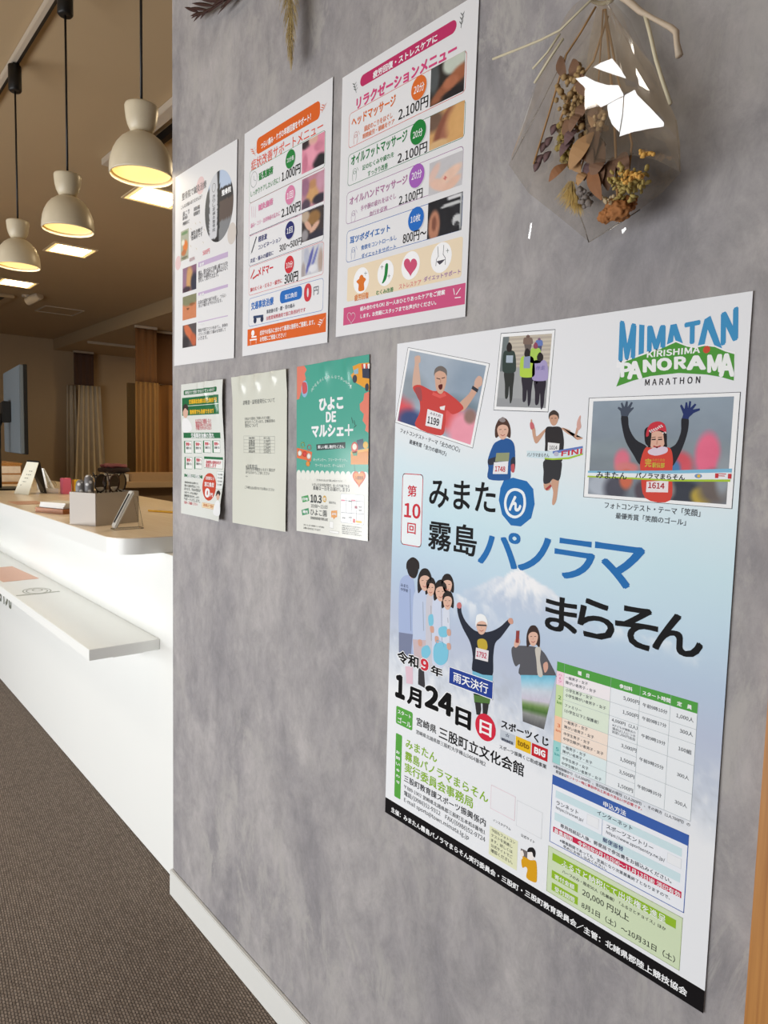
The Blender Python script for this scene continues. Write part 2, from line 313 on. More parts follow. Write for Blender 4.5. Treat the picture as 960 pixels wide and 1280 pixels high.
def carpet():
    m, nt, b, N, lk = node_mat('brown_loop_carpet')
    tc = N('TexCoord'); mp = N('Mapping'); mp.inputs['Rotation'].default_value = (0, 0, math.radians(6)); lk(tc.outputs['Object'], mp.inputs[0])
    br = N('TexBrick'); br.offset = 0.5; br.inputs['Scale'].default_value = 1; br.inputs['Brick Width'].default_value = 0.0105; br.inputs['Row Height'].default_value = 0.0058; br.inputs['Mortar Size'].default_value = 0.0011; br.inputs['Mortar Smooth'].default_value = 1.0; br.inputs['Bias'].default_value = 0
    br.inputs['Color1'].default_value = lin4((162, 148, 136)); br.inputs['Color2'].default_value = lin4((138, 125, 114)); br.inputs['Mortar'].default_value = lin4((74, 64, 58)); lk(mp.outputs[0], br.inputs['Vector'])
    n = N('TexNoise'); n.inputs['Scale'].default_value = 260; n.inputs['Detail'].default_value = 3; lk(tc.outputs['Object'], n.inputs['Vector'])
    n2 = N('TexNoise'); n2.inputs['Scale'].default_value = 3; n2.inputs['Detail'].default_value = 5; lk(tc.outputs['Object'], n2.inputs['Vector'])
    r = N('ValToRGB'); r.color_ramp.elements[0].position = 0.3; r.color_ramp.elements[0].color = (0.68, 0.66, 0.64, 1); r.color_ramp.elements[1].position = 0.7; r.color_ramp.elements[1].color = (1.12, 1.1, 1.08, 1); lk(n.outputs['Fac'], r.inputs[0])
    mu = N('Mix'); mu.data_type = 'RGBA'; mu.blend_type = 'MULTIPLY'; mu.inputs[0].default_value = 1; lk(br.outputs['Color'], mu.inputs[6]); lk(r.outputs[0], mu.inputs[7])
    # half-metre tile seams
    t = N('TexBrick'); t.offset = 0; t.inputs['Scale'].default_value = 1; t.inputs['Brick Width'].default_value = 0.5; t.inputs['Row Height'].default_value = 0.5; t.inputs['Mortar Size'].default_value = 0.0025; t.inputs['Color1'].default_value = (1, 1, 1, 1); t.inputs['Color2'].default_value = (0.95, 0.95, 0.95, 1); t.inputs['Mortar'].default_value = (0.84, 0.84, 0.84, 1); lk(tc.outputs['Object'], t.inputs['Vector'])
    m2 = N('Mix'); m2.data_type = 'RGBA'; m2.blend_type = 'MULTIPLY'; m2.inputs[0].default_value = 1; lk(mu.outputs[2], m2.inputs[6]); lk(t.outputs['Color'], m2.inputs[7]); lk(m2.outputs[2], b.inputs['Base Color'])
    b.inputs['Roughness'].default_value = 0.95; b.inputs['Specular IOR Level'].default_value = 0.1
    bp = N('Bump'); bp.inputs['Strength'].default_value = 0.8; bp.inputs['Distance'].default_value = 0.003; lk(br.outputs['Fac'], bp.inputs['Height']); bp.invert = True; lk(bp.outputs[0], b.inputs['Normal'])
    return m
def wood(name, c1, c2, scale=(2, 30, 30), rough=0.45):
    m, nt, b, N, lk = node_mat(name); tc = N('TexCoord'); mp = N('Mapping'); mp.inputs['Scale'].default_value = scale; lk(tc.outputs['Object'], mp.inputs[0])
    n = N('TexNoise'); n.inputs['Scale'].default_value = 3; n.inputs['Detail'].default_value = 6; n.inputs['Distortion'].default_value = 0.8; lk(mp.outputs[0], n.inputs['Vector'])
    r = N('ValToRGB'); r.color_ramp.elements[0].position = 0.3; r.color_ramp.elements[0].color = lin4(c1); r.color_ramp.elements[1].position = 0.7; r.color_ramp.elements[1].color = lin4(c2); lk(n.outputs['Fac'], r.inputs[0]); lk(r.outputs[0], b.inputs['Base Color']); b.inputs['Roughness'].default_value = rough
    return m
M_wall = plaster(); M_carpet = carpet()
M_ceil = mat('ceiling_board', (184, 160, 126), 0.9, noise=0.03, nscale=3)  # tinted yellow-brown and darkened: the warm, dim light is put into this colour
M_inner = mat('beige_wallpaper', (192, 168, 136), 0.85, noise=0.03, nscale=60, bump=0.1)
M_base = mat('white_skirting', (226, 226, 222), 0.45, noise=0.01)
M_trim = wood('oak_trim', (166, 108, 52), (196, 138, 72), (60, 60, 1.5))
M_white = mat('white_melamine', (249, 250, 247), 0.28, noise=0.008, nscale=3)
M_ctop = wood('pale_wood_laminate', (234, 217, 196), (243, 229, 210), (1.5, 14, 14), 0.3)
M_black = mat('black_plastic', (18, 16, 16), 0.45, noise=0.05)
M_blackm = mat('black_metal', (24, 22, 21), 0.4, metal=0.3, noise=0.05)
# ------------------------------------------------------------------ the setting
struct('floor', box(-11.5, 2.5, -4.2, 6.2, -0.08, 0.0), M_carpet)
struct('ceiling', box(-11.5, 2.5, -4.2, 6.2, 2.5, 2.6), M_ceil)
struct('ceiling_soffit', box(-10.35, -1.70, 2.07, 6.0, 2.36, 2.4995), M_ceil)
struct('wall_right', box(-1.6455, 1.6, 0.0, 0.13, 0.0, 2.4995), M_wall)
struct('wall_far', box(-10.5, -10.35, -4.0, 6.1, 0.0, 2.4995), M_inner)
struct('wall_back', box(-10.35, 2.4, 6.0, 6.15, 0.0, 2.4995), M_inner)
bm = box(-1.6475, -0.32, -0.009, -0.0002, 0.0005, 0.0665, bev=0.0015); add_box(bm, -1.6475, -1.6457, -0.0002, 0.128, 0.0005, 0.0665, bev=0.0004)
struct('baseboard_right', bm, M_base)
bm = box(-0.264, -0.196, -0.018, -0.0002, 0.0005, 2.498, bev=0.002); struct('trim_1', bm, M_trim)
# ------------------------------------------------------------------ the marathon poster
M_poster = print_mat('coated_poster_print', 0.42, 0.0, 0.06)
M_paper = print_mat('matte_paper_print', 0.6, 0.0, 0.25)
M_lam = print_mat('laminated_print', 0.4, 0.7, 0.3)
K1, R1 = (15, 14, 16), (208, 52, 66)
PO = Sheet('marathon_poster', [(498, 430), (943.5, 364), (878, 1264), (482, 1014)], 'large glossy marathon poster with blue sky and black footer, lowest on the grey wall', 'poster', M_poster)
A, B, Cc, D, E_, F, G, H = crop(480, 360, 4), crop(710, 360, 4), crop(480, 660, 4), crop(670, 660, 3.4286), crop(470, 880, 4.174), crop(670, 820, 4), crop(660, 1040, 3.2), crop(470, 980, 3.2)
mu_, mv_ = PO.U((652, 708))
def poster_bg(S, T):
    v = T * 731; u = S * 516; n = nz(S, T, 3, 1); n2 = nz(S, T, 16, 2); n3 = nz(S, T, 40, 5)
    stops = [0, 120, 165, 215, 270, 330, 390, 440, 480, 520, 560, 731]
    cols = np.array([(236, 237, 241), (236, 238, 243), (235, 240, 244), (220, 238, 246), (206, 232, 242), (198, 222, 238), (188, 206, 228), (190, 200, 222), (196, 205, 222), (216, 222, 232), (238, 240, 244), (238, 240, 244)], float)
    vv = v + 40 * np.clip(1 - S * 1.6, 0, 1) + (n - 0.5) * 30
    C = np.stack([np.interp(vv, stops, cols[:, k]) for k in range(3)], 1)
    def mixc(a, c): return C * (1 - a[:, None]) + np.array(c, float) * a[:, None]
    du, dv = u - mu_, v - mv_                                                                              # the snowy summit
    rid = np.where(du < 0, -du * 0.50, du * 0.44) + (nz(S, T, 30, 8) - .5) * 10
    ang = np.arctan2(du, np.maximum(dv, 1) + 12); gul = nz(ang / 3.2 + .5, np.clip(dv / 400 + .2, 0, 1), 26, 9); gul = np.clip((gul - .3) * 2.4, 0, 1); inside = np.clip((dv - rid) / 2.5, 0, 1)
    C = mixc(inside * np.clip(1 - (dv - 50) / 45, 0, 1) * np.clip(1.3 - np.abs(du) / 110, 0, 1) * .75, (196, 206, 226))
    C = mixc(inside * np.clip(1.05 - (dv + 34 * (n3 - .5) - 30 * gul) / 40, 0, 1) * np.clip(1.25 - np.abs(du) / 100, 0, 1), (248, 249, 252))
    for px, wd_, sl, hh in (((575, 738), 95, .22, 44), ((800, 788), 95, .10, 24)):                          # lower snowy ridges
        u2, v2 = PO.U(px); e = v - v2 - np.abs(u - u2) * sl - (n2 - .5) * 22
        C = mixc(np.clip(e / 3, 0, 1) * np.clip(1 - e / hh, 0, 1) * np.clip(1.2 - np.abs(u - u2) / wd_, 0, 1) * np.clip((n3 - .38) * 4, 0, 1) * .8, (246, 248, 251))
    town = np.clip((vv - 455) / 40, 0, 1) * np.clip((565 - vv) / 40, 0, 1)
    C = mixc(town * np.clip((n3 - .5) * 5, 0, 1) * .5, (247, 248, 250)); C = mixc(town * np.clip((.42 - n3) * 6, 0, 1) * .3, (160, 164, 172))
    return C
PO.paper(None, nx=172, ny=244, fn=poster_bg)
# --- framed photographs
def framed(p, outer, inset=1.6):
    q = [np.array(PO.U(x)) for x in outer]; c = sum(q) / 4
    p.poly(q, (70, 74, 80), 1, uv=True)
    i1 = [x + (c - x) / np.linalg.norm(c - x) * 1.0 for x in q]; p.poly(i1, (246, 247, 249), 1.6, uv=True)
    return [x + (c - x) / np.linalg.norm(c - x) * (5.0 + inset) for x in q]
p = PO.part('photo_print')                                              # runner with raised fists
q = framed(p, [A(125, 297), A(535, 378), A(450, 802), A(60, 672)])
p.grid(q, 60, 50, picture((164, 178, 194), [(0.85, 0.25, .25, .3, (148, 164, 182), .9), (.05, .9, .16, .3, (226, 92, 98), .5), (.2, .95, .2, .16, (70, 84, 130), .6), (.12, .5, .2, .2, (150, 160, 170), .8), (.8, .62, .3, .16, (120, 138, 150), .8), (.68, .72, .14, .2, (226, 96, 96), .6), (.9, .86, .2, .26, (238, 158, 176), .5), (.93, .66, .07, .09, (150, 120, 112), .5), (.45, .95, .12, .16, (200, 80, 80), .6)], (172, 184, 198)), 2, uv=True)
p.blob([A(160, 345), A(185, 340), A(188, 372), A(180, 380), A(185, 430), A(192, 490), A(200, 515), A(165, 525), A(148, 495), A(152, 430), A(160, 378)], (214, 178, 160), 3)
p.blob([A(150, 500), A(185, 485), A(250, 515), A(300, 512), A(352, 545), A(400, 590), A(395, 612), A(350, 632), A(318, 612), A(312, 680), A(290, 738), A(165, 694), A(185, 620), A(182, 560)], (206, 76, 72), 3.2)
p.blob([A(160, 505), A(190, 500), A(196, 560), A(180, 560)], (168, 84, 86), 3.4)
p.blob([A(372, 588), A(430, 530), A(455, 488), A(478, 498), A(462, 535), A(410, 610), A(385, 612)], (212, 170, 150), 3)
p.blob([A(462, 460), A(480, 440), A(497, 452), A(495, 485), A(470, 500), A(458, 485)], (216, 178, 160), 3.5)
p.line([A(452, 500), A(470, 512)], 4.5, (60, 62, 70), 3.7)
p.blob([A(262, 470), A(262, 420), A(290, 398), A(316, 420), A(318, 470), A(302, 520), A(285, 530), A(268, 510)], (216, 172, 150), 3.6)
p.blob([A(256, 440), A(262, 405), A(290, 390), A(318, 408), A(320, 440), A(310, 425), A(285, 415), A(264, 425)], (120, 112, 108), 3.8)
p.blob([A(278, 488), A(298, 482), A(296, 505), A(284, 508)], (96, 40, 40), 3.9); p.line([A(270, 452), A(286, 456)], 1.2, (80, 60, 56), 3.9); p.line([A(296, 452), A(310, 448)], 1.2, (80, 60, 56), 3.9); p.line([A(289, 462), A(289, 474)], 1.6, (190, 142, 124), 3.9)
p.poly([A(252, 520), A(285, 535), A(310, 522), A(318, 540), A(286, 552), A(246, 535)], (226, 98, 92), 3.5)
p.poly([A(285, 595), A(312, 588), A(308, 612), A(288, 608)], (240, 236, 236), 3.9)
p.poly([A(224, 605), A(302, 632), A(292, 707), A(213, 688)], (238, 238, 242), 4)
p.text('1199', A(226, 640), None, (52, 50, 56), .03, 4.5, tr=A(284, 655), bl=A(222, 676)); p.text('みまた町', A(238, 618), None, (120, 90, 110), 0, 4.5, tr=A(292, 636), bl=A(236, 632))
p.build(M_poster, 'tilted framed photograph of a red-shirted runner raising fists')
p = PO.part('photo_print')                                              # runners seen from behind
q = framed(p, [A(590, 227), A(863, 207), A(827, 622), A(553, 612)])
def road(S, T):
    C = np.tile(np.array((168, 170, 172.)), (len(S), 1)); st = (np.sin(T * 110) > 0.2) & (T < 0.45); C[st] = (206, 196, 180); C[(T < 0.45) & ~st] = (186, 176, 164); C[(S < .14) & (T < .5)] = (120, 128, 130)
    C[T > .88] = (158, 160, 163); return C
p.grid(q, 40, 60, road, 2, uv=True)
def runner_back(x, y0, y1, w, top, leg, hair=(52, 46, 46)):
    h = y1 - y0; s = y0 + h * .17; m_ = y0 + h * .5
    p.blob([A(x - w * .5, s), A(x, s - h * .03), A(x + w * .5, s), A(x + w * .62, m_ - h * .08), A(x + w * .42, m_), A(x - w * .45, m_), A(x - w * .6, m_ - h * .08)], top, 3.2)
    p.blob([A(x - w * .42, m_ - h * .02), A(x + w * .42, m_ - h * .02), A(x + w * .34, m_ + h * .25), A(x + w * .26, y1 - h * .06), A(x + w * .06, y1), A(x, m_ + h * .22), A(x - w * .1, y1 - h * .1), A(x - w * .36, y1 - h * .08), A(x - w * .38, m_ + h * .2)], leg, 3)
    p.blob([A(x - w * .22, y0 + h * .07), A(x, y0), A(x + w * .24, y0 + h * .06), A(x + w * .18, y0 + h * .15), A(x - w * .16, y0 + h * .15)], hair, 3.4)
runner_back(632, 272, 575, 56, (62, 74, 70), (58, 60, 58)); p.poly([A(618, 338), A(652, 338), A(650, 375), A(616, 374)], (176, 190, 204), 4)
runner_back(764, 272, 480, 46, (176, 210, 98), (70, 66, 76), (150, 80, 100)); runner_back(782, 250, 330, 30, (110, 130, 190), (90, 90, 120), (130, 100, 130)); runner_back(726, 235, 330, 40, (130, 110, 100), (110, 100, 96), (120, 96, 90))
runner_back(722, 302, 590, 62, (184, 214, 84), (56, 52, 62)); p.poly([A(706, 345), A(738, 342), A(736, 402), A(704, 402)], (150, 160, 190), 4)
runner_back(786, 322, 605, 66, (172, 160, 204), (54, 48, 58)); p.text('伴走', A(766, 392), A(812, 410), (120, 110, 170), 0, 4)
p.build(M_poster, 'framed photograph of runners seen from behind on a road')
p = PO.part('photo_print')                                              # finishing runner in red cap
q = framed(p, [B(110, 550), B(870, 520), B(827, 1105), B(82, 1045)], 2.4)
p.grid(q, 80, 62, picture((120, 128, 138), [(.2, .62, .3, .12, (132, 142, 150), .8), (.5, .5, .7, .1, (140, 152, 160), .9), (.26, .63, .06, .12, (222, 120, 140), .5), (.3, .7, .09, .06, (214, 130, 130), .5), (.86, .55, .08, .22, (230, 112, 142), .4), (.68, .65, .09, .13, (214, 92, 104), .5), (.64, .7, .05, .1, (84, 130, 178), .5), (.1, .9, .12, .12, (176, 184, 196), .6), (.22, .92, .09, .14, (84, 84, 96), .6), (.3, .82, .05, .1, (206, 110, 84), .5), (.72, .92, .14, .14, (62, 66, 76), .6), (.84, .94, .07, .09, (184, 160, 74), .5), (.92, .85, .1, .16, (110, 100, 96), .6), (.6, .9, .06, .1, (150, 140, 140), .5), (.42, .92, .05, .1, (90, 80, 90), .5), (.97, .72, .05, .2, (150, 158, 166), .6)], (150, 164, 178)), 2, uv=True)
for pts in ([(272, 640), (304, 640), (312, 700), (345, 758), (402, 796), (396, 850), (366, 884), (330, 830), (298, 775), (280, 715)], [(574, 652), (608, 652), (604, 720), (578, 800), (548, 862), (526, 890), (500, 862), (508, 808), (545, 780), (570, 720)]):
    p.blob([B(*x) for x in pts], (42, 42, 48), 3)
for pts, c in (([(272, 640), (268, 616), (254, 602), (258, 594), (276, 602), (270, 578), (277, 572), (288, 596), (297, 566), (305, 568), (304, 596), (322, 570), (330, 574), (318, 602), (334, 596), (334, 604), (312, 628), (306, 642)], (74, 82, 98)), ([(576, 652), (582, 632), (566, 590), (573, 582), (588, 606), (594, 572), (602, 572), (606, 602), (612, 566), (622, 568), (618, 600), (640, 578), (648, 584), (630, 608), (664, 602), (666, 612), (634, 626), (612, 646), (608, 656)], (44, 56, 108))):
    p.poly([B(*x) for x in pts], c, 3.5)
p.blob([B(404, 790), B(388, 740), B(396, 700), B(448, 690), B(494, 708), B(500, 770), B(492, 800)], (38, 32, 34), 3.1)
p.blob([B(396, 796), B(450, 812), B(512, 798), B(530, 850), B(526, 925), B(516, 1062), B(392, 1050), B(370, 925), B(368, 870)], (214, 74, 62), 3.2)
p.blob([B(412, 752), B(425, 722), B(462, 716), B(488, 736), B(488, 780), B(462, 812), B(430, 806), B(414, 780)], (224, 178, 158), 3.6)
p.blob([B(408, 812), B(450, 796), B(498, 796), B(500, 822), B(450, 838), B(412, 830)], (222, 206, 222), 3.8)
p.blob([B(398, 745), B(402, 706), B(424, 676), B(462, 668), B(490, 684), B(497, 724), B(470, 712), B(430, 722)], (204, 56, 70), 3.9)
for i in range(26):
    x, y = 410 + (i * 37 % 84), 682 + (i * 23 % 42)
    if y > 672 + abs(x - 450) * .5: p.disc(B(x, y), B(x + 7, y + 7), (246, 232, 234), 4.1, 8)
for x in (434, 466): p.line([B(x - 7, 758), B(x + 8, 757)], 1.3, (52, 40, 38), 4); p.line([B(x - 9, 748), B(x + 8, 746)], .8, (96, 66, 56), 4)
p.line([B(452, 764), B(450, 780)], 1.2, (198, 146, 128), 4); p.line([B(436, 792), B(450, 797), B(466, 791)], 1.6, (176, 72, 72), 4)
p.line([B(418, 722), B(412, 790)], 3, (44, 36, 36), 4.0); p.line([B(488, 728), B(494, 780)], 2.6, (44, 36, 36), 4.0)
p.text('完', B(392, 852), B(422, 895), (206, 190, 70), .02, 4); p.text('みまた走会', B(428, 852), B(490, 868), (210, 150, 60), 0, 4); p.text('駅伝部', B(428, 872), B(488, 900), (196, 200, 70), .02, 4)
p.poly([B(399, 968), B(508, 962), B(506, 1022), B(396, 1020)], (238, 230, 232), 4); p.text('1614', B(408, 972), B(488, 1004), (176, 44, 56), .03, 4.5)
t = [B(106, 915), B(300, 915), B(520, 914), B(826, 904), B(816, 968), B(520, 965), B(300, 952), B(104, 946)]
p.poly(t, (236, 240, 244), 5); p.poly([B(106, 914), B(300, 914), B(520, 912), B(826, 903), B(824, 922), B(520, 928), B(300, 926), B(106, 924)], (132, 190, 220), 5.4); p.poly([B(104, 938), B(300, 946), B(520, 957), B(818, 957), B(816, 969), B(520, 967), B(300, 954), B(103, 946)], (170, 200, 62), 5.4)
p.text('みまたん', B(148, 928), B(300, 946), (44, 44, 48), .02, 6); p.text('パノラマまらそん', B(345, 926), B(590, 958), (40, 40, 44), .03, 6); p.disc(B(640, 928), B(675, 952), (120, 150, 190), 6); p.disc(B(652, 932), B(668, 948), (230, 190, 70), 6.4); p.text('FI', B(742, 926), B(822, 954), (200, 60, 66), .03, 6)
p.build(M_poster, 'framed photograph of a finisher raising both gloved hands')
# --- logo
p = PO.part('event_logo'); BL = (72, 150, 200)
for ch, tl, tr, bl in (('M', (265, 163), (348, 182), (257, 368)), ('I', (362, 184), (388, 187), (359, 335)), ('M', (402, 190), (494, 186), (400, 325)), ('Λ', (512, 186), (548, 182), (498, 300)), ('T', (588, 176), (668, 160), (586, 288)), ('Λ', (668, 158), (732, 142), (668, 290)), ('N', (770, 128), (858, 92), (768, 292))):
    if ch == 'Λ':
        x0, y0 = tl; x1 = tr[0]; xm = (x0 + x1) / 2; hb = bl[1] + 20
        p.poly([B(xm - 12, y0), B(xm + 18, tr[1] - 2), B(x1 + 46, hb), B(x1 + 14, hb), B(xm + 4, y0 + 50), B(x0 + 14, hb + 4), B(x0 - 20, hb + 6)], BL, 2)
    elif ch == 'I': p.poly([B(*tl), B(*tr), B(384, 350), B(358, 350)], BL, 2)
    else: p.text(ch, B(*tl), None, BL, .055, 2, tr=B(*tr), bl=B(*bl))
ridge = [(250, 372), (300, 358), (360, 336), (410, 318), (470, 298), (545, 264), (600, 286), (640, 293), (690, 282), (740, 288), (790, 310), (842, 322)]
p.poly([B(*x) for x in ridge] + [B(842, 372), B(248, 400)], (244, 244, 247), 2.6)
p.poly([B(x, y + 8) for x, y in ridge[1:-1]] + [B(838, 332), B(834, 464), B(770, 446), B(700, 434), B(560, 426), B(420, 441), B(330, 464), B(247, 494), B(264, 450), B(272, 384)], (84, 156, 66), 3)
p.text('KIRISHIMA', B(402, 318), None, (244, 246, 246), .03, 4, tr=B(668, 292), bl=B(400, 350)); p.disc(B(682, 292), B(716, 326), (206, 84, 62), 4, 14)
for i, (ch, x0, x1, y0, y1) in enumerate((('P', 268, 325, 376, 448), ('A', 302, 378, 368, 458), ('N', 380, 446, 360, 424), ('O', 450, 526, 352, 416), ('R', 536, 598, 345, 408), ('A', 598, 696, 340, 412), ('M', 702, 776, 335, 425), ('A', 760, 838, 330, 446))):
    p.text(ch, B(x0, y0), None, (244, 246, 246), .06, 4, tr=B(x1, y0 - 4), bl=B(x0, y1))
p.text('M A R A T H O N', B(392, 457), None, (52, 50, 54), .02, 4, tr=B(668, 442), bl=B(390, 490))
p.build(M_poster, 'blue and green event logo')
# --- title
p = PO.part('title_lettering'); BT = (36, 112, 182)
p.box((505, 592), (527.5, 684), (238, 246, 250), 5, 1.5, R1, 1.2)
p.text('第', A(125, 985), A(168, 1046), R1, .02); p.text('10', A(108, 1072), A(187, 1156), R1, .025); p.text('回', A(123, 1172), A(164, 1232), R1, .02)
p.text('みまた', A(235, 952), A(562, 1130), K1, .02)
p.poly([A(605, 962), A(650, 948), A(720, 966), A(752, 1005), A(759, 1080), A(742, 1150), A(690, 1192), A(640, 1186), A(596, 1132), A(580, 1060), A(588, 1000)], BT, 2)
p.blob([A(622, 1020), A(660, 1000), A(705, 1020), A(716, 1080), A(700, 1130), A(660, 1152), A(620, 1130), A(606, 1075)], (240, 246, 250), 2.6); p.blob([A(632, 1030), A(662, 1014), A(696, 1032), A(703, 1080), A(690, 1122), A(660, 1138), A(630, 1120), A(618, 1075)], BT, 3); p.text('ん', A(632, 1036), A(692, 1120), (240, 246, 250), .05, 4)
p.text('霧島', (537.5, 649.5), (596.7, 696.5), K1, .02)
p.text('パ', (600, 660), (650.5, 713), BT, .022); p.text('ノ', (650, 667.5), (688.5, 719.5), BT, .022); p.text('ラ', (695.5, 671), (743.5, 729.5), BT, .022); p.text('マ', (745.5, 676.5), (805, 740), BT, .022)
p.text('ま', D(48, 282), D(180, 465), K1, .024); p.text('ら', D(188, 292), D(338, 494), K1, .024); p.text('そ', D(348, 318), D(522, 536), K1, .024); p.text('ん', D(512, 348), D(716, 568), K1, .024)
p.build(M_poster, 'black and blue event title')
p = PO.part('photo_caption'); g = (70, 72, 78)
p.text('フォトコンテスト・テーマ「全力の〇〇」', A(90, 700), None, g, .005, tr=A(388, 798), bl=A(86, 722)); p.build(M_poster); p = PO.part('photo_caption'); p.text('最優秀賞「全力の雄叫び」', A(135, 756), None, g, .005, tr=A(320, 818), bl=A(131, 778))
p.build(M_poster); p = PO.part('photo_caption'); p.text('フォトコンテスト・テーマ「笑顔」', B(190, 1068), B(666, 1144), g, .005); p.text('最優秀賞「笑顔のゴール」', B(245, 1122), B(594, 1188), g, .005)
p.build(M_poster)
# --- cut-out people
def face(p, K, x, y, rx, ry, L=4, skin=(226, 184, 164), hair=(44, 36, 34), smile=True, long=0, cap=None):
    if long: p.blob([K(x - rx * 1.3, y + ry * long), K(x - rx * 1.35, y - ry * .3), K(x - rx * .6, y - ry * 1.25), K(x + rx * .6, y - ry * 1.25), K(x + rx * 1.35, y - ry * .3), K(x + rx * 1.3, y + ry * long), K(x + rx * .5, y + ry * (long * .7)), K(x - rx * .5, y + ry * (long * .7))], hair, L - .4)
    p.blob([K(x - rx, y), K(x - rx * .8, y - ry * .8), K(x, y - ry), K(x + rx * .8, y - ry * .8), K(x + rx, y), K(x + rx * .6, y + ry * .75), K(x, y + ry), K(x - rx * .6, y + ry * .75)], skin, L)
    hc = cap or hair
    p.blob([K(x - rx * 1.12, y + ry * .05), K(x - rx * 1.05, y - ry * .8), K(x, y - ry * 1.3), K(x + rx * 1.05, y - ry * .8), K(x + rx * 1.12, y + ry * .05), K(x + rx * .8, y - ry * .45), K(x, y - ry * .62), K(x - rx * .8, y - ry * .42)], hc, L + .3)
    for s in (-1, 1): p.line([K(x + s * rx * .42 - rx * .16, y - ry * .08), K(x + s * rx * .42 + rx * .16, y - ry * .1)], .7, (60, 44, 40), L + .4)
    p.line([K(x, y + ry * .05), K(x - rx * .05, y + ry * .25)], .6, (200, 150, 132), L + .4)
    if smile: p.line([K(x - rx * .35, y + ry * .48), K(x, y + ry * .6), K(x + rx * .35, y + ry * .46)], .8, (176, 84, 80), L + .4)
p = PO.part('people_print')                                             # woman in blue jersey
p.blob([A(566, 770), A(620, 752), A(655, 778), A(662, 850), A(655, 905), A(640, 915), A(630, 958), A(530, 956), A(528, 900), A(525, 860), A(545, 800)], (44, 92, 156), 3)
p.blob([A(526, 860), A(545, 850), A(590, 838), A(600, 850), A(560, 880), A(530, 884)], (52, 56, 70), 3.5); p.blob([A(640, 860), A(660, 845), A(662, 890), A(655, 918), A(642, 912)], (52, 56, 70), 3.5)
p.blob([A(576, 835), A(598, 828), A(602, 852), A(580, 860)], (224, 180, 158), 3.7); p.blob([A(642, 885), A(658, 882), A(657, 920), A(643, 918)], (196, 90, 96), 3.7)
face(p, A, 600, 712, 28, 46, 4, hair=(84, 60, 52), long=.8); p.blob([A(582, 662), A(600, 645), A(614, 664), A(600, 672)], (150, 140, 140), 4.6)
p.poly([A(568, 825), A(634, 823), A(630, 866), A(562, 868)], (150, 156, 120), 4); p.poly([A(556, 872), A(628, 866), A(624, 930), A(550, 930)], (236, 236, 240), 4); p.text('1748', A(562, 890), A(612, 920), (196, 44, 56), .03, 4.6)
p.build(M_poster, 'cut-out of a woman running in a blue jersey')
p = PO.part('people_print')                                             # man breaking the tape
Sk = (206, 162, 138)
p.blob([A(822, 700), A(780, 768), A(762, 775), A(750, 740), A(745, 705), A(738, 690), A(740, 660), A(746, 660), A(750, 684), A(762, 705), A(768, 742), A(800, 715)], Sk, 3); p.blob([A(736, 690), A(738, 672), A(752, 676), A(758, 700), A(742, 708)], (206, 110, 116), 3.4)
p.blob([A(895, 705), A(940, 738), A(1000, 750), B(52, 760), B(40, 742), B(10, 720), A(940, 715), A(905, 700)], Sk, 3); p.blob([A(955, 738), A(962, 752), B(42, 755), B(55, 720), B(62, 690), B(52, 690), B(40, 735), A(962, 738)], Sk, 3.1); p.blob([B(50, 695), B(52, 668), B(64, 640), B(70, 642), B(68, 665), B(72, 695), B(58, 712)], (216, 170, 160), 3.3)
p.blob([A(815, 702), A(850, 694), A(892, 700), A(905, 760), A(902, 815), A(890, 872), A(815, 872), A(812, 780)], (52, 48, 50), 3.2)
p.blob([A(808, 862), A(888, 862), A(892, 915), A(880, 962), A(850, 955), A(832, 975), A(804, 975), A(804, 920)], (56, 56, 60), 3.3)
p.blob([A(848, 935), A(880, 945), A(876, 1000), A(868, 1060), A(855, 1085), A(846, 1075), A(852, 1020), A(842, 980)], Sk, 3); p.blob([A(806, 968), A(836, 968), A(842, 990), A(830, 1012), A(808, 1005)], Sk, 3); p.line([A(820, 1005), A(838, 990)], 3, (176, 70, 70), 3.3)
face(p, A, 855, 655, 22, 34, 4, Sk, (70, 60, 56), False)
p.poly([A(826, 772), A(884, 778), A(880, 822), A(824, 814)], (236, 236, 238), 4); p.text('1014', A(834, 788), A(872, 808), (70, 66, 70), .02, 4.4)
p.poly([A(720, 814), A(850, 816), A(920, 804), B(80, 790), B(80, 832), A(930, 852), A(850, 858), A(722, 846)], (214, 232, 240), 5); p.poly([A(850, 816), A(920, 804), B(80, 790), B(80, 800), A(920, 820), A(850, 828)], (104, 130, 196), 5.3); p.poly([A(810, 848), A(850, 852), A(930, 846), B(80, 826), B(80, 834), A(930, 856), A(850, 860), A(810, 856)], (170, 204, 70), 5.3)
p.text('パノラマまらそん', A(722, 822), A(832, 848), (70, 72, 80), .02, 6); p.text('FINI', A(894, 816), None, (206, 56, 70), .03, 6, tr=B(78, 802), bl=A(892, 842)); p.disc(A(856, 818), A(880, 842), (190, 190, 210), 6)
p.build(M_poster, 'cut-out of a runner in a black vest breaking the tape')
p = PO.part('people_print')                                             # group of helpers in pale jackets
for x0, x1, y0, y1, c in ((80, 160, 235, 640, (170, 186, 222)), (150, 222, 300, 640, (196, 208, 232)), (215, 252, 320, 690, (206, 204, 214)), (246, 312, 318, 690, (208, 216, 236)), (300, 335, 380, 600, (216, 222, 236))):
    w = x1 - x0; p.blob([Cc(x0 + w * .1, y0 + 26), Cc(x0 + w * .5, y0), Cc(x1 - w * .1, y0 + 20), Cc(x1, y0 + 110), Cc(x1 - 3, y1 - 90), Cc(x1 - w * .1, y1), Cc(x0 + w * .1, y1), Cc(x0, y1 - 100), Cc(x0, y0 + 110)], c, 2.4 + x0 / 900)
    p.line([Cc(x0 + w * .7, y0 + 70), Cc(x0 + w * .75, y1 - 130)], 1.6, tuple(v * .84 for v in c), 3)
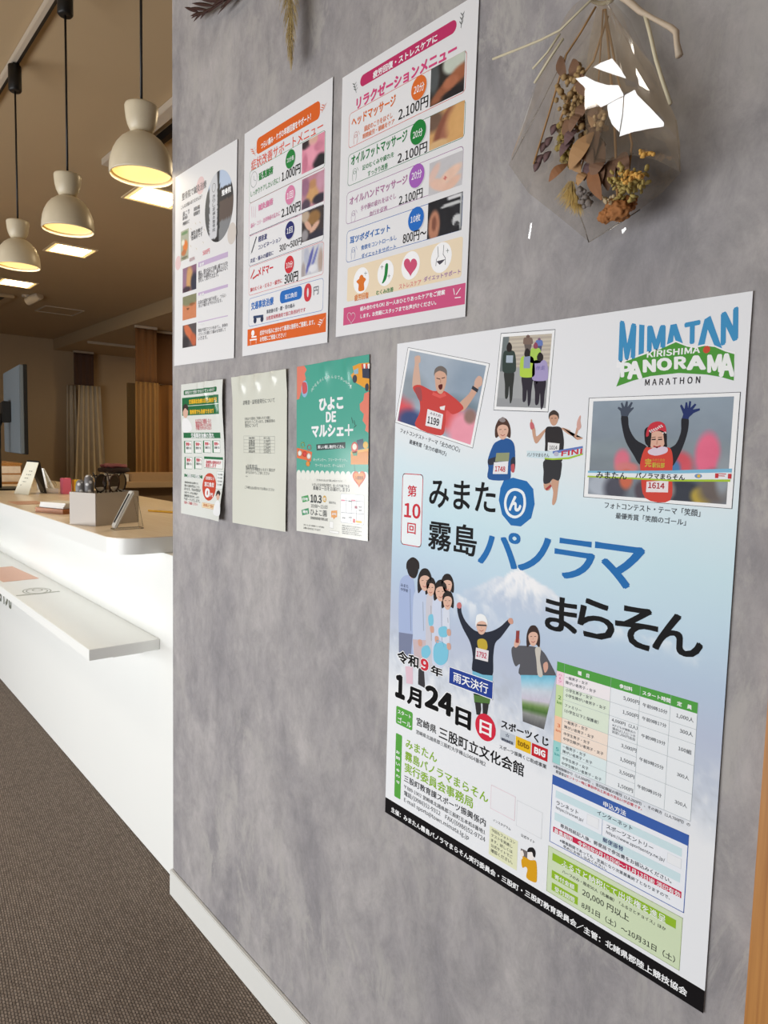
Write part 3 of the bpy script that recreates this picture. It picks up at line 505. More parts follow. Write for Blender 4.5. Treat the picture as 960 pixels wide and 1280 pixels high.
p.poly([Cc(80, 520), Cc(150, 530), Cc(140, 640), Cc(80, 620)], (126, 134, 162), 2.7); p.poly([Cc(150, 555), Cc(216, 560), Cc(205, 700), Cc(160, 690)], (206, 186, 190), 2.8)
p.poly([Cc(112, 690), Cc(150, 690), Cc(150, 780), Cc(118, 775)], (228, 196, 210), 2.6); p.poly([Cc(178, 700), Cc(205, 700), Cc(212, 800), Cc(176, 780)], (62, 60, 64), 2.6)
for x, y, rx, ry, kw in ((150, 205, 28, 46, dict(smile=False)), (210, 266, 26, 48, dict(long=1.2)), (240, 300, 20, 40, dict(long=.8)), (290, 320, 26, 46, dict(long=.9)), (322, 285, 24, 42, dict(long=.9)), (324, 366, 22, 42, dict(long=.8))): face(p, Cc, x, y, rx, ry, 4, **kw)
p.blob([Cc(122, 210), Cc(126, 170), Cc(152, 160), Cc(176, 178), Cc(176, 220), Cc(160, 250), Cc(135, 240)], (46, 40, 40), 4.8)
p.text('みまた', Cc(90, 276), Cc(128, 300), (74, 80, 110), .02, 4); p.text('中学校', Cc(90, 300), Cc(126, 318), (74, 80, 110), .02, 4)
for c in (((256, 590), (285, 570), (325, 590), (322, 660), (290, 685), (256, 660)), ((195, 600), (225, 585), (240, 620), (220, 650), (196, 640)), ((280, 500), (318, 492), (322, 540), (285, 540)), ((228, 440), (250, 432), (252, 480), (232, 486))): p.blob([Cc(*x) for x in c], (128, 200, 226), 4)
p.line([Cc(262, 590), Cc(272, 560), Cc(300, 570), Cc(306, 592)], 1, (110, 180, 214), 4.4)
for x, y in ((186, 572), (246, 505), (330, 520), (330, 590), (270, 555)): p.blob([Cc(x - 9, y - 14), Cc(x + 8, y - 12), Cc(x + 9, y + 16), Cc(x - 7, y + 14)], (214, 166, 148), 4.2)
p.build(M_poster, 'cut-out of helpers in pale jackets holding blue bags')
p = PO.part('people_print')                                             # man with both arms up
NV = (40, 44, 58)
p.blob([Cc(372, 392), Cc(390, 384), Cc(394, 420), Cc(412, 462), Cc(452, 506), Cc(492, 520), Cc(545, 514), Cc(590, 490), Cc(628, 456), Cc(645, 466), Cc(628, 494), Cc(590, 545), Cc(562, 575), Cc(552, 640), Cc(548, 735), Cc(500, 736), Cc(448, 715), Cc(450, 640), Cc(436, 570), Cc(400, 500), Cc(378, 440)], NV, 3)
p.blob([Cc(370, 392), Cc(374, 374), Cc(388, 372), Cc(394, 390), Cc(384, 402)], (206, 120, 120), 3.4); p.blob([Cc(626, 464), Cc(632, 450), Cc(648, 452), Cc(652, 474), Cc(640, 480)], (214, 160, 140), 3.4)
face(p, Cc, 494, 490, 26, 42, 4, cap=(240, 242, 244)); p.blob([Cc(468, 462), Cc(470, 436), Cc(492, 428), Cc(514, 442), Cc(518, 464), Cc(492, 456)], (244, 246, 247), 4.7); p.line([Cc(474, 484), Cc(516, 486)], 2, (50, 46, 48), 4.8)
p.blob([Cc(474, 560), Cc(500, 552), Cc(520, 568), Cc(520, 606), Cc(480, 600)], (196, 170, 60), 3.6); p.poly([Cc(466, 596), Cc(530, 612), Cc(526, 668), Cc(462, 652)], (232, 226, 230), 4); p.text('1792', Cc(470, 612), None, (192, 48, 84), .03, 4.5, tr=Cc(520, 624), bl=Cc(468, 640))
p.poly([Cc(448, 712), Cc(500, 732), Cc(550, 736), Cc(548, 765), Cc(448, 745)], (120, 186, 214), 3.2); p.poly([Cc(448, 745), Cc(548, 765), Cc(540, 850), Cc(452, 830)], (206, 206, 222), 3.2); p.poly([Cc(454, 825), Cc(540, 846), Cc(532, 880), Cc(458, 872)], (88, 124, 66), 3.2)
p.poly([Cc(460, 868), Cc(490, 872), Cc(492, 905), Cc(486, 935), Cc(468, 930)], (54, 52, 54), 3.3); p.poly([Cc(498, 872), Cc(530, 876), Cc(522, 930), Cc(500, 930)], (54, 52, 54), 3.3)
p.build(M_poster, 'cut-out of a white-capped runner with both arms up')
p = PO.part('people_print')                                             # woman with phone
p.blob([Cc(644, 600), Cc(668, 588), Cc(720, 588), Cc(770, 596), Cc(806, 622), Cc(840, 680), Cc(866, 735), Cc(848, 742), Cc(690, 736), Cc(686, 680), Cc(664, 690), Cc(648, 650)], (92, 92, 98), 3)
p.blob([Cc(762, 600), Cc(790, 600), Cc(786, 660), Cc(800, 735), Cc(776, 735), Cc(768, 660)], (206, 200, 190), 3.3)
p.blob([Cc(656, 588), Cc(662, 555), Cc(682, 550), Cc(686, 575), Cc(668, 596)], (224, 180, 162), 3.5); p.poly([Cc(667, 512), Cc(684, 512), Cc(680, 574), Cc(664, 572)], (150, 66, 62), 4)
face(p, Cc, 752, 545, 24, 44, 4, hair=(62, 46, 42), long=1.1)
p.blob([Cc(802, 680), Cc(822, 668), Cc(826, 700), Cc(810, 722)], (214, 166, 148), 3.6)
def skirt(S, T): return np.stack([np.interp(T, [0, .12, .3, .5, .62, .7, .8, 1], x) for x in ((110, 150, 205, 206, 120, 84, 150, 96), (186, 205, 216, 200, 150, 120, 152, 96), (214, 228, 228, 216, 90, 62, 150, 98))], 1) + (nz(S, T, 8, 4)[:, None] - .5) * 20
p.grid([Cc(690, 733), Cc(866, 736), Cc(805, 1005), Cc(700, 965)], 30, 40, skirt, 3.2)
p.build(M_poster, 'cut-out of a smiling woman in grey coat holding a phone')
# --- date and place
p = PO.part('date_lettering'); W = (247, 248, 250)
p.text('令和', Cc(73, 606), Cc(178, 706), K1, .035, halo=W); p.text('9', Cc(190, 646), Cc(228, 720), R1, .05, halo=W); p.text('年', Cc(240, 680), Cc(298, 750), K1, .035, halo=W)
p.text('1', Cc(64, 724), Cc(110, 862), K1, .06, halo=W, hw=.04); p.text('月', Cc(123, 782), Cc(192, 906), K1, .05, halo=W, hw=.04); p.text('24', Cc(212, 776), Cc(352, 950), K1, .055, halo=W, hw=.04); p.text('日', Cc(364, 886), Cc(440, 1014), K1, .05, halo=W, hw=.04)
p.box(Cc(333, 692), Cc(549, 856), (40, 66, 150), 0, 5, W, 1.0); p.text('雨天決行', Cc(354, 716), Cc(526, 830), W, .02, 6.5)
p.circ(E_(577, 120), 26, (214, 44, 68), 4); p.text('日', E_(548, 76), E_(608, 174), W, .03, 5)
p.build(M_poster, 'bold black date with red day mark')
p = PO.part('venue_lettering'); GR = (92, 168, 72)
p.box(E_(112, 6), E_(195, 138), GR, 3, 2); p.text('スタート', E_(120, 26), E_(189, 76), W, .02); p.text('ゴール', E_(120, 66), E_(189, 122), W, .02)
p.text('宮崎県', E_(218, 70), E_(320, 150), K1, .015); p.text('三股町立文化会館', E_(336, 112), E_(776, 380), K1, .02); p.text('宮崎県北諸県郡三股町大字樺山3404番地2', E_(216, 131), E_(577, 324), (104, 106, 110), 0)
p.text('スポーツくじ', E_(660, 78), E_(906, 220), K1, .03)
p.box(E_(655, 130), E_(729, 214), (196, 204, 214), 0, 2); p.text('WINNER', E_(660, 176), E_(722, 208), (40, 46, 70), .05); p.text('☆', E_(680, 146), E_(704, 176), (90, 100, 120), 0)
p.box(E_(736, 164), E_(812, 260), (238, 190, 34), 0, 2); p.text('toto', E_(744, 192), E_(806, 228), (150, 110, 20), .05)
p.box(E_(820, 200), E_(900, 300), (200, 40, 50), 0, 2); p.text('BIG', E_(832, 228), E_(890, 270), W, .06)
p.text('スポーツ振興くじ助成事業', E_(650, 212), E_(895, 334), (70, 72, 76), 0)
p.build(M_poster)
p = PO.part('contact_lettering'); LG = (142, 184, 52)
p.box(E_(110, 148), E_(133, 497), GR, 2, 2)
for i, ch in enumerate('お問い合わせ'): p.text(ch, E_(111, 237 + 31 * i), E_(130, 262 + 31 * i), W, .03)
p.text('みまたん', E_(162, 180), E_(323, 304), LG, .02); p.text('霧島パノラマまらそん', E_(158, 241), E_(590, 516), LG, .02); p.text('実行委員会事務局', E_(156, 301), E_(511, 544), LG, .02)
p.text('三股町教育課スポーツ振興係内', E_(153, 366), E_(578, 638), (52, 52, 56), .015); gg = (96, 98, 102)
p.text('〒889-1902 宮崎県北諸県郡三股町五本松8番地1', E_(153, 418), E_(575, 678), gg); p.text('電話/(0986)52-9312　FAX/(0986)52-9724', E_(153, 452), E_(575, 718), gg); p.text('E-mail sports@town.mimata.lg.jp', E_(153, 487), E_(490, 710), gg)
p.box(E_(608, 420), E_(728, 606), (238, 239, 243), 0, 2, (232, 200, 210), .6); p.text('インスタグラム', E_(617, 597), E_(708, 655), gg)
p.box(E_(744, 500), E_(868, 700), (238, 240, 244), 0, 2, (214, 217, 222), .5); p.text('公式サイト', E_(762, 676), E_(834, 722), gg)
p.box(E_(600, 632), E_(740, 866), (230, 232, 196), 0, 2)
for i, s in enumerate(('今回もフォトコン', 'テストを実施し', 'ます。詳しくは', '公式サイトでご', '確認ください。')): p.text(s, E_(609 - i, 647 + 27 * i), E_(732 - (i > 0) * 14, 728 + 27 * i - (i > 0) * 8), (88, 90, 84), .005)
p.build(M_poster)
p = PO.part('person_illustration')
p.blob([E_(772, 800), E_(765, 790), E_(778, 786), E_(806, 810), E_(834, 812), E_(844, 830), E_(846, 900), E_(838, 928), E_(792, 904), E_(796, 860), E_(786, 846), E_(770, 850), E_(764, 812)], (222, 164, 34), 3); p.blob([E_(796, 786), E_(806, 764), E_(828, 768), E_(836, 790), E_(824, 808), E_(804, 806)], (246, 240, 236), 3.4); p.blob([E_(796, 768), E_(802, 748), E_(824, 746), E_(838, 766), E_(836, 796), E_(826, 790), E_(820, 770)], (40, 38, 40), 3.8); p.poly([E_(762, 750), E_(796, 766), E_(794, 800), E_(760, 784)], (120, 112, 110), 4); p.blob([E_(758, 770), E_(770, 760), E_(778, 786), E_(764, 792)], (244, 236, 230), 4.3)
p.build(M_poster, 'small drawing of a man in ochre jumper holding a camera')
# --- fee table
p = PO.part('fee_table'); T0 = PO.U(F(112, 25)); Tb = PO.U(F(92, 530)); ur = PO.U(F(814, 260))[0]; hv = PO.U(F(112, 72))[1]; bv = PO.U(F(775, 822))[1]
cu_ = [T0[0]] + [PO.U(F(*x))[0] for x in ((147, 90), (379, 160), (525, 200), (678, 240))] + [ur]
def R(u0, v0, u1, v1, col, L=2): p.poly([(u0, v0), (u1, v0), (u1, v1), (u0, v1)], col, L, uv=True)
R(cu_[0], T0[1], ur, bv, (238, 242, 246), 1.5); R(cu_[0], T0[1], ur, hv, (84, 164, 72), 2.5)
rv = [hv] + [PO.U(F(x, y))[1] for x, y in ((110, 140), (106, 296), (101, 420))] + [bv]
for i, (c1, c2) in enumerate((((250, 216, 230), (246, 240, 244)), ((206, 226, 170), (226, 238, 220)), ((250, 204, 172), (248, 230, 216)), ((160, 216, 214), (226, 240, 242)))): R(cu_[0], rv[i], cu_[1], rv[i + 1], c1); R(cu_[1], rv[i], cu_[2], rv[i + 1], c2)
nrow = [PO.U(F(*x))[1] for x in ((450, 250), (450, 320), (450, 420), (450, 482), (450, 556), (450, 616))]
for v in nrow: p.line([(cu_[1], v), (cu_[3], v)], .35, (176, 186, 190), 3, uv=True)
for v in (nrow[0], nrow[1], nrow[2], nrow[4]): p.line([(cu_[3], v), (ur, v)], .35, (176, 186, 190), 3, uv=True)
for u in cu_[1:] + [T0[0]]: p.line([(u, T0[1]), (u, bv)], .35, (170, 182, 186), 3, uv=True)
p.line([(cu_[0], bv), (ur, bv)], .4, (170, 182, 186), 3, uv=True)
for s, a in (('種　目', (215, 72, 272, 108)), ('参加料', (424, 137, 488, 175)), ('スタート時間', (539, 172, 678, 231)), ('定　員', (712, 224, 785, 265))): p.text(s, F(*a[:2]), F(*a[2:]), W, .03)
for s, a in (('一般男子・女子', (155, 100, 265, 142)), ('障がい者男子・女子', (155, 122, 305, 184)), ('小学生男子・女子', (155, 161, 288, 215)), ('小学生障がい者男子・女子', (153, 184, 355, 268)), ('ファミリー', (150, 240, 232, 276)), ('（小学生以下と保護者）', (148, 264, 318, 336)), ('一般男子・女子', (148, 319, 265, 371)), ('障がい者男子・女子', (148, 343, 295, 412)), ('中学生男子・女子', (145, 379, 275, 440)), ('中学生障がい者男子・女子', (143, 404, 343, 494)), ('一般男子・女子', (140, 446, 255, 498)), ('障がい者男子・女子', (140, 470, 287, 536)), ('中学生男子・女子', (138, 503, 268, 566)), ('中学生障がい者男子・女子', (135, 527, 333, 622)), ('5,000円', (443, 200, 522, 242)), ('1,500円', (440, 270, 518, 311)), ('4,000円（2人）', (385, 309, 513, 368)), ('3,500円', (432, 438, 507, 480)), ('1,500円', (427, 504, 502, 550)), ('3,500円', (422, 568, 497, 612)), ('1,500円', (415, 636, 490, 680)), ('午前9時10分', (540, 232, 662, 288)), ('午前9時17分', (537, 299, 657, 356)), ('午前9時19分', (533, 386, 652, 444)), ('午前9時25分', (523, 504, 643, 564)), ('午前9時35分', (513, 641, 633, 702)), ('1,000人', (708, 284, 793, 331)), ('300人', (725, 359, 790, 402)), ('100組', (718, 447, 782, 491)), ('300人', (710, 577, 770, 619)), ('300人', (700, 714, 760, 758))): p.text(s, F(*a[:2]), F(*a[2:]), (78, 82, 88), .008)
for i, s in enumerate(('※子どもが複数名の', '場合は1人につき', '別途1,000円追加')): p.text(s, F(388 - i, 340 + 17 * i), F(503 - i, 384 + 17 * i), (130, 134, 140))
for s, a, c in (('ハ', (119, 86, 135, 100), (226, 120, 170)), ('ー', (124, 103, 128, 116), (226, 120, 170)), ('フ', (118, 119, 133, 133), (226, 120, 170)), ('2', (118, 194, 131, 217), (90, 150, 60)), ('km', (112, 219, 135, 243), (90, 150, 60)), ('3', (112, 334, 126, 357), (220, 110, 60)), ('km', (106, 360, 130, 382), (220, 110, 60)), ('5', (105, 452, 119, 475), (50, 160, 160)), ('km', (100, 478, 123, 501), (50, 160, 160))): p.text(s, F(*a[:2]), F(*a[2:]), c, .02)
p.text('※参加物預かり（1人500円）、当日記録証の発行（1人200円）、その両方（1人700円）の', F(93, 540), F(775, 850), (96, 98, 104)); p.text('希望者は', F(105, 566), F(158, 606), (96, 98, 104)); p.text('エントリー時に事前申込と料金の支払いが必要です。', F(158, 590), F(535, 768), (212, 60, 80))
p.build(M_poster, 'fee table with green header row')
# --- entry panel
p = PO.part('entry_panel'); BB = (64, 100, 176)
a = PO.U(F(90, 592)); hb = PO.U(F(90, 638))[1]; e = PO.U((856, 1138.4)); b2 = PO.U(F(70, 925))[1]; bot = (e[1] + b2) / 2
R(a[0], a[1], e[0], bot, (240, 243, 250), 1.5); p.line([(a[0], a[1]), (e[0], a[1]), (e[0], bot), (a[0], bot)], .8, BB, 3, True, uv=True); R(a[0], a[1], e[0], hb, BB, 2.5)
p.text('申込方法', F(343, 723), F(455, 796), W, .02)
v1, v2 = PO.U(F(105, 668))[1], PO.U(F(104, 704))[1]; u0 = PO.U(F(105, 668))[0]; u1 = e[0] - 6; R(u0, v1, u1, v2, (208, 230, 236))
v3, v4 = PO.U(F(98, 776))[1], PO.U(F(97, 815))[1]; R(u0, v3, u1, v4, (208, 230, 236)); p.line([(PO.U(F(338, 815))[0], v2), (PO.U(F(338, 815))[0], v3)], .5, (120, 150, 190), 3, uv=True)
p.text('インターネット', F(312, 770), F(487, 867), (60, 66, 84), .01); p.text('ランネット', F(108, 723), F(217, 787), (60, 64, 72), .008); p.text('https://runnet.jp/', F(106, 752), F(243, 824), (80, 84, 92))
p.box(F(262, 787), F(317, 863), (240, 242, 246), 0, 3, (214, 217, 222), .3); p.box(G(563, 80), G(616, 144), (240, 242, 246), 0, 3, (214, 217, 222), .3)
p.text('スポーツエントリー', F(358, 842), G(505, 65), (60, 64, 72), .008); p.text('https://www.sportsentry.ne.jp/', F(357, 874), G(552, 115), (80, 84, 92)); p.text('郵便振替', G(304, 17), G(385, 76), (44, 58, 110), .015)
p.text('専用用紙記入後、郵便局で参加費をお振込みください。', F(128, 840), G(578, 197), (66, 70, 78), .006)
rb = PO.U(F(92, 848)); re = PO.U(G(617, 262)); R(rb[0], rb[1], re[0], re[1], (206, 48, 84), 3); p.text('募集期間　令和8年9月18日㈭〜11月13日㈮ 消印有効', F(97, 862), G(613, 254), W, .02, 5)
p.text('※募集期間であっても、定員になり次第募集終了となりますので、', G(132, 30), G(572, 261), (80, 84, 92)); p.text('早めにお申し込みください。', G(146, 50), G(318, 149), (80, 84, 92))
p.build(M_poster, 'blue-headed entry panel')
p = PO.part('donation_panel'); OL = (150, 190, 52)
a = PO.U(G(87, 52)); e = PO.U(G(609, 550)); R(a[0], a[1], e[0], e[1], (212, 226, 192), 1.5); p.line([a, (e[0], a[1]), e, (a[0], e[1])], .5, (150, 170, 110), 3, True, uv=True)
a = PO.U(G(103, 80)); e = PO.U(G(595, 384)); R(a[0], a[1], e[0], e[1], OL, 2.5); p.text('ふるさと納税にて出走権を進呈', G(139, 111), G(555, 356), W, .012)
for y, s in ((148, '寄付金額'), (198, '受付期間')):
    a = PO.U(G(100, y)); e = PO.U(G(203, y + 92)); R(a[0], a[1], e[0], e[1], OL, 2.5); p.text(s, G(112, y + 17), G(190, y + 80), W, .015)
p.text('ハーフのみ・限定50人（先着順）「ふるさとチョイス」ほか', G(142, 154), G(556, 386), (70, 74, 66), .004); p.text('20,000 円以上', G(222, 230), G(408, 352), (56, 58, 54), .012); p.text('8月1日（土）〜10月31日（土）', G(219, 284), G(592, 511), (56, 58, 54), .012)
p.build(M_poster, 'pale green donation panel')
p = PO.part('footer_banner'); fv = PO.U((482, 995))[1]; R(0, fv, PO.w, PO.h, (26, 24, 26), 1.5)
p.text('主催：みまたん霧島パノラマまらそん実行委員会・三股町・三股町教育委員会／主管：北諸県郡陸上競技協会', (490.5, 1007.5), (860, 1245), W, .025)
p.build(M_poster, 'black footer banner with white lettering')
# ------------------------------------------------------------------ the menu sheets above
def bow(a, b, c=0.0): return lambda s, t: a * np.sin(np.pi * s) * 1.0 + b * (t ** 3) + c * np.clip(1 - t * 4, 0, 1) ** 2
MA, MB = crop(420, 0, 5.0526), crop(420, 210, 5.0526)
def heart(p, K, x, y, w, h, col, L=4, outline=False):
    pts = [K(x + w / 2 * (16 * math.sin(t) ** 3) / 16, y - h / 2 * (13 * math.cos(t) - 5 * math.cos(2 * t) - 2 * math.cos(3 * t) - math.cos(4 * t)) / 15) for t in [2 * math.pi * k / 36 for k in range(36)]]
    if outline: p.line(pts, .9, col, L, True)
    else: p.poly(pts, col, L)
def sprig(p, K, x, y, h, col, L=4, flip=1):
    p.line([K(x - 8 * flip, y + h * .5), K(x + 6 * flip, y - h * .5)], .7, col, L)
    for k in range(3):
        yy = y + h * (.28 - .3 * k); xx = x - 5 * flip + 4 * flip * k
        for s in (-1, 1): p.blob([K(xx, yy), K(xx + s * 9, yy - h * .18 - s * 4), K(xx + s * 13, yy - h * .3 - s * 6), K(xx + s * 4, yy - h * .16)], col, L)
def photo(p, tl, br, fn, n=(26, 24), r=3.0, L=2):
    a, b = p.U(tl), p.U(br); p.grid([a, (b[0], a[1]), b, (a[0], b[1])], n[0], n[1], fn, L, uv=True)
M3 = Sheet('menu_sheet', [(429.5, 98), (601, -3), (590, 395), (426, 425)], 'white relaxation menu sheet with pink top pill and pink footer, right of the orange-footed menu', 'menu', M_paper, bend=bow(.4, .6), group=None)
M3.paper((228, 228, 231))
p = M3.part('heading_banner'); PK, PK2 = (190, 46, 100), (212, 72, 126)
p.box(MA(162, 486), MA(768, 204), PK, 9.5, 1); p.text('疲労回復・ストレスケアに', MA(243, 460), MA(648, 262), W, .03)
p.text('リラクゼーションメニュー', MA(138, 622), MA(770, 350), PK2, .05); sprig(p, MA, 805, 135, 90, (50, 60, 58), 4); sprig(p, MA, 128, 560, 56, (50, 70, 62), 4, -1)
p.build(M_paper, 'pink heading pill and title')
skin1, skin2 = (214, 160, 124), (232, 196, 176)
rows = [(MA(93, 725), MA(823, 582), (212, 84, 66)), (MA(87, 985), MA(817, 870), (40, 120, 76)), (MB(77, 163), MB(803, 100), (160, 110, 160)), (MB(78, 405), MB(800, 392), (40, 100, 176))]
txt = [
 [('ヘッドマッサージ', MA, (108, 748, 385, 667), (222, 108, 40), .03), ('頭皮のこりをほぐし', MA, (187, 800, 365, 748), (222, 108, 40), .015), ('眼精疲労・頭痛をケア', MA, (178, 850, 377, 785), (222, 108, 40), .015), ('20分', MA, (502, 547, 566, 573), W, .01), ('2.100円', MA, (405, 698, 590, 678), K1, .02)],
 [('オイルフットマッサージ', MA, (105, 988, 458, 893), (30, 124, 66), .03), ('足のむくみや疲れを', MA, (175, 1047, 375, 993), (30, 124, 66), .015), ('すっきり改善', MA, (210, 1083, 335, 1066), (30, 124, 66), .015), ('20分', MA, (496, 835, 555, 858), W, .01), ('2.100円', MA, (400, 978, 583, 962), K1, .02)],
 [('オイルハンドマッサージ', MB, (95, 190, 460, 100), (176, 120, 160), .03), ('手や腕の疲れをほぐし', MB, (165, 242, 388, 195), (176, 120, 160), .01), ('血行を促進', MB, (220, 282, 333, 266), (176, 120, 160), .01), ('20分', MB, (488, 32, 550, 60), W, .01), ('2.100円', MB, (408, 182, 555, 190), K1, .02)],
 [('耳ツボダイエット', MB, (97, 437, 350, 404), (32, 104, 180), .03), ('食欲をコントロールし', MB, (167, 497, 392, 450), (32, 104, 180), .015), ('ダイエットをサポート', MB, (170, 550, 388, 508), (32, 104, 180), .015), ('10枚', MB, (482, 308, 542, 335), W, .01), ('800円〜', MB, (433, 422, 578, 443), K1, .02)]]
circ = [(MA(532, 558), 19, (222, 110, 44)), (MA(527, 838), 19.5, (22, 128, 54)), (MB(518, 52), 19, (164, 96, 186)), (MB(514, 325), 19.5, (32, 108, 196))]
pics = [(MA(610, 440), MA(815, 577), picture((44, 38, 36), [(.7, .12, .34, .3, (196, 204, 192), .3), (.45, .72, .5, .17, (150, 92, 66), .4, -.5), (.85, .5, .3, .2, (158, 96, 66), .5, -.4), (.6, .6, .22, .16, (176, 110, 80), .4), (.1, .3, .16, .4, (82, 86, 88), .5), (.75, .92, .4, .12, (34, 30, 32), .4)])),
        (MA(605, 738), MA(812, 866), picture((208, 160, 104), [(.1, .2, .3, .3, (112, 88, 74), .6), (.42, .42, .17, .55, (138, 84, 66), .4, .5), (.5, .6, .14, .4, (160, 104, 84), .4, .35), (.25, .95, .34, .16, (214, 176, 128), .4), (.8, .5, .3, .5, (214, 166, 108), .6)])),
        (MB(600, -25), MB(803, 108), picture((198, 196, 200), [(.3, .75, .34, .16, (228, 190, 172), .4, .6), (.65, .55, .36, .16, (232, 196, 176), .4, -.5), (.7, .85, .3, .14, (226, 186, 166), .4, -.6), (.15, .35, .12, .3, (222, 190, 178), .4, .5), (.5, .62, .04, .05, (196, 92, 90), .3)])),
        (MB(592, 225), MB(800, 393), picture((34, 34, 40), [(.2, .68, .17, .42, (184, 128, 102), .3), (.2, .62, .07, .2, (130, 82, 66), .4), (.78, .06, .22, .06, (214, 214, 218), .2), (.7, .24, .32, .05, (196, 198, 200), .2), (.86, .7, .13, .16, (198, 200, 202), .2), (.86, .8, .07, .07, (60, 60, 64), .2), (.97, .5, .03, .5, (180, 184, 188), .2)]))]
icn = [(135, 870, MA), (128, 1100, MA), (120, 305, MB), (120, 535, MB)]
for k in range(4):
    p = M3.part('menu_panel'); p.box(rows[k][0], rows[k][1], (231, 231, 234), 6, 1, rows[k][2], .8)
    photo(p, *pics[k]); c, wpx, cc = circ[k]; p.circ((c[0] + .8, c[1] + 1.2), wpx * 1.03, (206, 206, 210), 2.4); p.circ(c, wpx, cc, 3)
    for s, K, b, col, bo in txt[k]: p.text(s, K(*b[:2]), K(*b[2:]), col, bo, 5)
    x, y, K = icn[k]; ic = rows[k][2]; p.line([K(x - 14, y + 44), K(x - 16, y + 8), K(x - 4, y - 18), K(x + 8, y - 12), K(x + 10, y + 10), K(x + 4, y + 40)], .5, ic, 4); p.disc(K(x - 12, y - 28), K(x + 8, y - 4), None, 4, ring=ic, lw=.5); p.line([K(x + 14, y - 40), K(x + 22, y - 20)], .5, ic, 4)
    p.build(M_paper)
p = M3.part('benefit_panel'); p.box(MB(82, 634), MB(800, 690), (236, 218, 190), 4, 1)
for (x, y, w) in ((168, 712, 98), (322, 665, 102), (480, 618, 115), (673, 568, 130)): p.circ(MB(x, y), w / 5.0526, (247, 247, 249), 2)
OR = (222, 118, 40)
p.blob([MB(138, 720), MB(160, 698), MB(180, 690), MB(198, 705), MB(186, 730), MB(186, 772), MB(152, 778), MB(152, 738)], OR, 3); p.disc(MB(156, 680), MB(182, 722), OR, 3.4)
p.blob([MB(322, 612), MB(338, 608), MB(336, 660), MB(328, 700), MB(312, 726), MB(300, 730), MB(308, 705), MB(316, 668)], (24, 130, 60), 3)
heart(p, MB, 480, 622, 84, 120, (206, 82, 118), 3)
p.line([MB(652, 500), MB(656, 560), MB(644, 580), MB(640, 620)], .8, (60, 60, 72), 3); p.line([MB(690, 490), MB(686, 548), MB(700, 570), MB(700, 612)], .8, (60, 60, 72), 3); p.poly([MB(644, 592), MB(700, 578), MB(678, 602), MB(664, 614)], (70, 66, 78), 3)
for x, y in ((714, 525), (344, 685), (300, 628), (196, 668)): p.line([MB(x - 8, y), MB(x + 8, y - 2)], .7, (70, 90, 80), 3); p.line([MB(x, y - 12), MB(x, y + 12)], .7, (70, 90, 80), 3)
p.text('疲労回復', MB(127, 803), MB(215, 825), OR, .02); p.text('むくみ改善', MB(265, 777), MB(372, 783), (30, 124, 66), .02); p.text('ストレスケア', MB(408, 737), MB(547, 738), (222, 110, 120), .01); p.text('ダイエットサポート', MB(565, 692), MB(795, 670), (150, 100, 170), .015)
p.build(M_paper, 'beige panel of four round icons')
p = M3.part('footer_banner'); p.box(MB(57, 886), MB(822, 862), (206, 84, 130), 0, 1)
p.text('組み合わせもOK! お一人おひとりあったケアをご提案', MB(163, 882), MB(698, 797), W, .025); p.text('します。お気軽にスタッフまでお声がけください。', MB(165, 928), MB(643, 862), W, .025); heart(p, MB, 106, 945, 50, 74, (244, 220, 230), 4, True); 
for a, b in (((758, 800), (752, 765)), ((770, 800), (795, 762)), ((762, 822), (796, 818))): p.line([MB(*a), MB(*b)], 1.2, W, 4)
p.build(M_paper, 'pink footer banner')
# --- symptom menu
MC = crop(300, 100, 3.657)
M2 = Sheet('menu_sheet', [(307, 168), (419, 98), (413, 428), (307, 447)], 'white symptom menu sheet with orange top pill and orange footer', 'menu', M_paper, bend=bow(.8, .3))
M2.paper((228, 228, 231))
p = M2.part('heading_banner'); OG = (222, 100, 36)
p.box(MC(82, 272), MC(371, 176), OG, 9, 1); p.text('つらい痛み・ケガの早期回復をサポート！', MC(102, 289), MC(330, 186), W, .03); p.text('症状改善サポートメニュー', MC(57, 370), MC(385, 236), (226, 92, 70), .005); sprig(p, MC, 388, 132, 36, (220, 100, 60)); sprig(p, MC, 68, 332, 30, (220, 100, 60), 4, -1)
p.build(M_paper, 'orange heading pill and title')
GN, PP, NB, RD, BU = (36, 132, 62), (218, 132, 170), (38, 44, 110), (208, 48, 60), (36, 108, 190)
def line_leg(cs, base, top=None): return picture(base, cs, top)
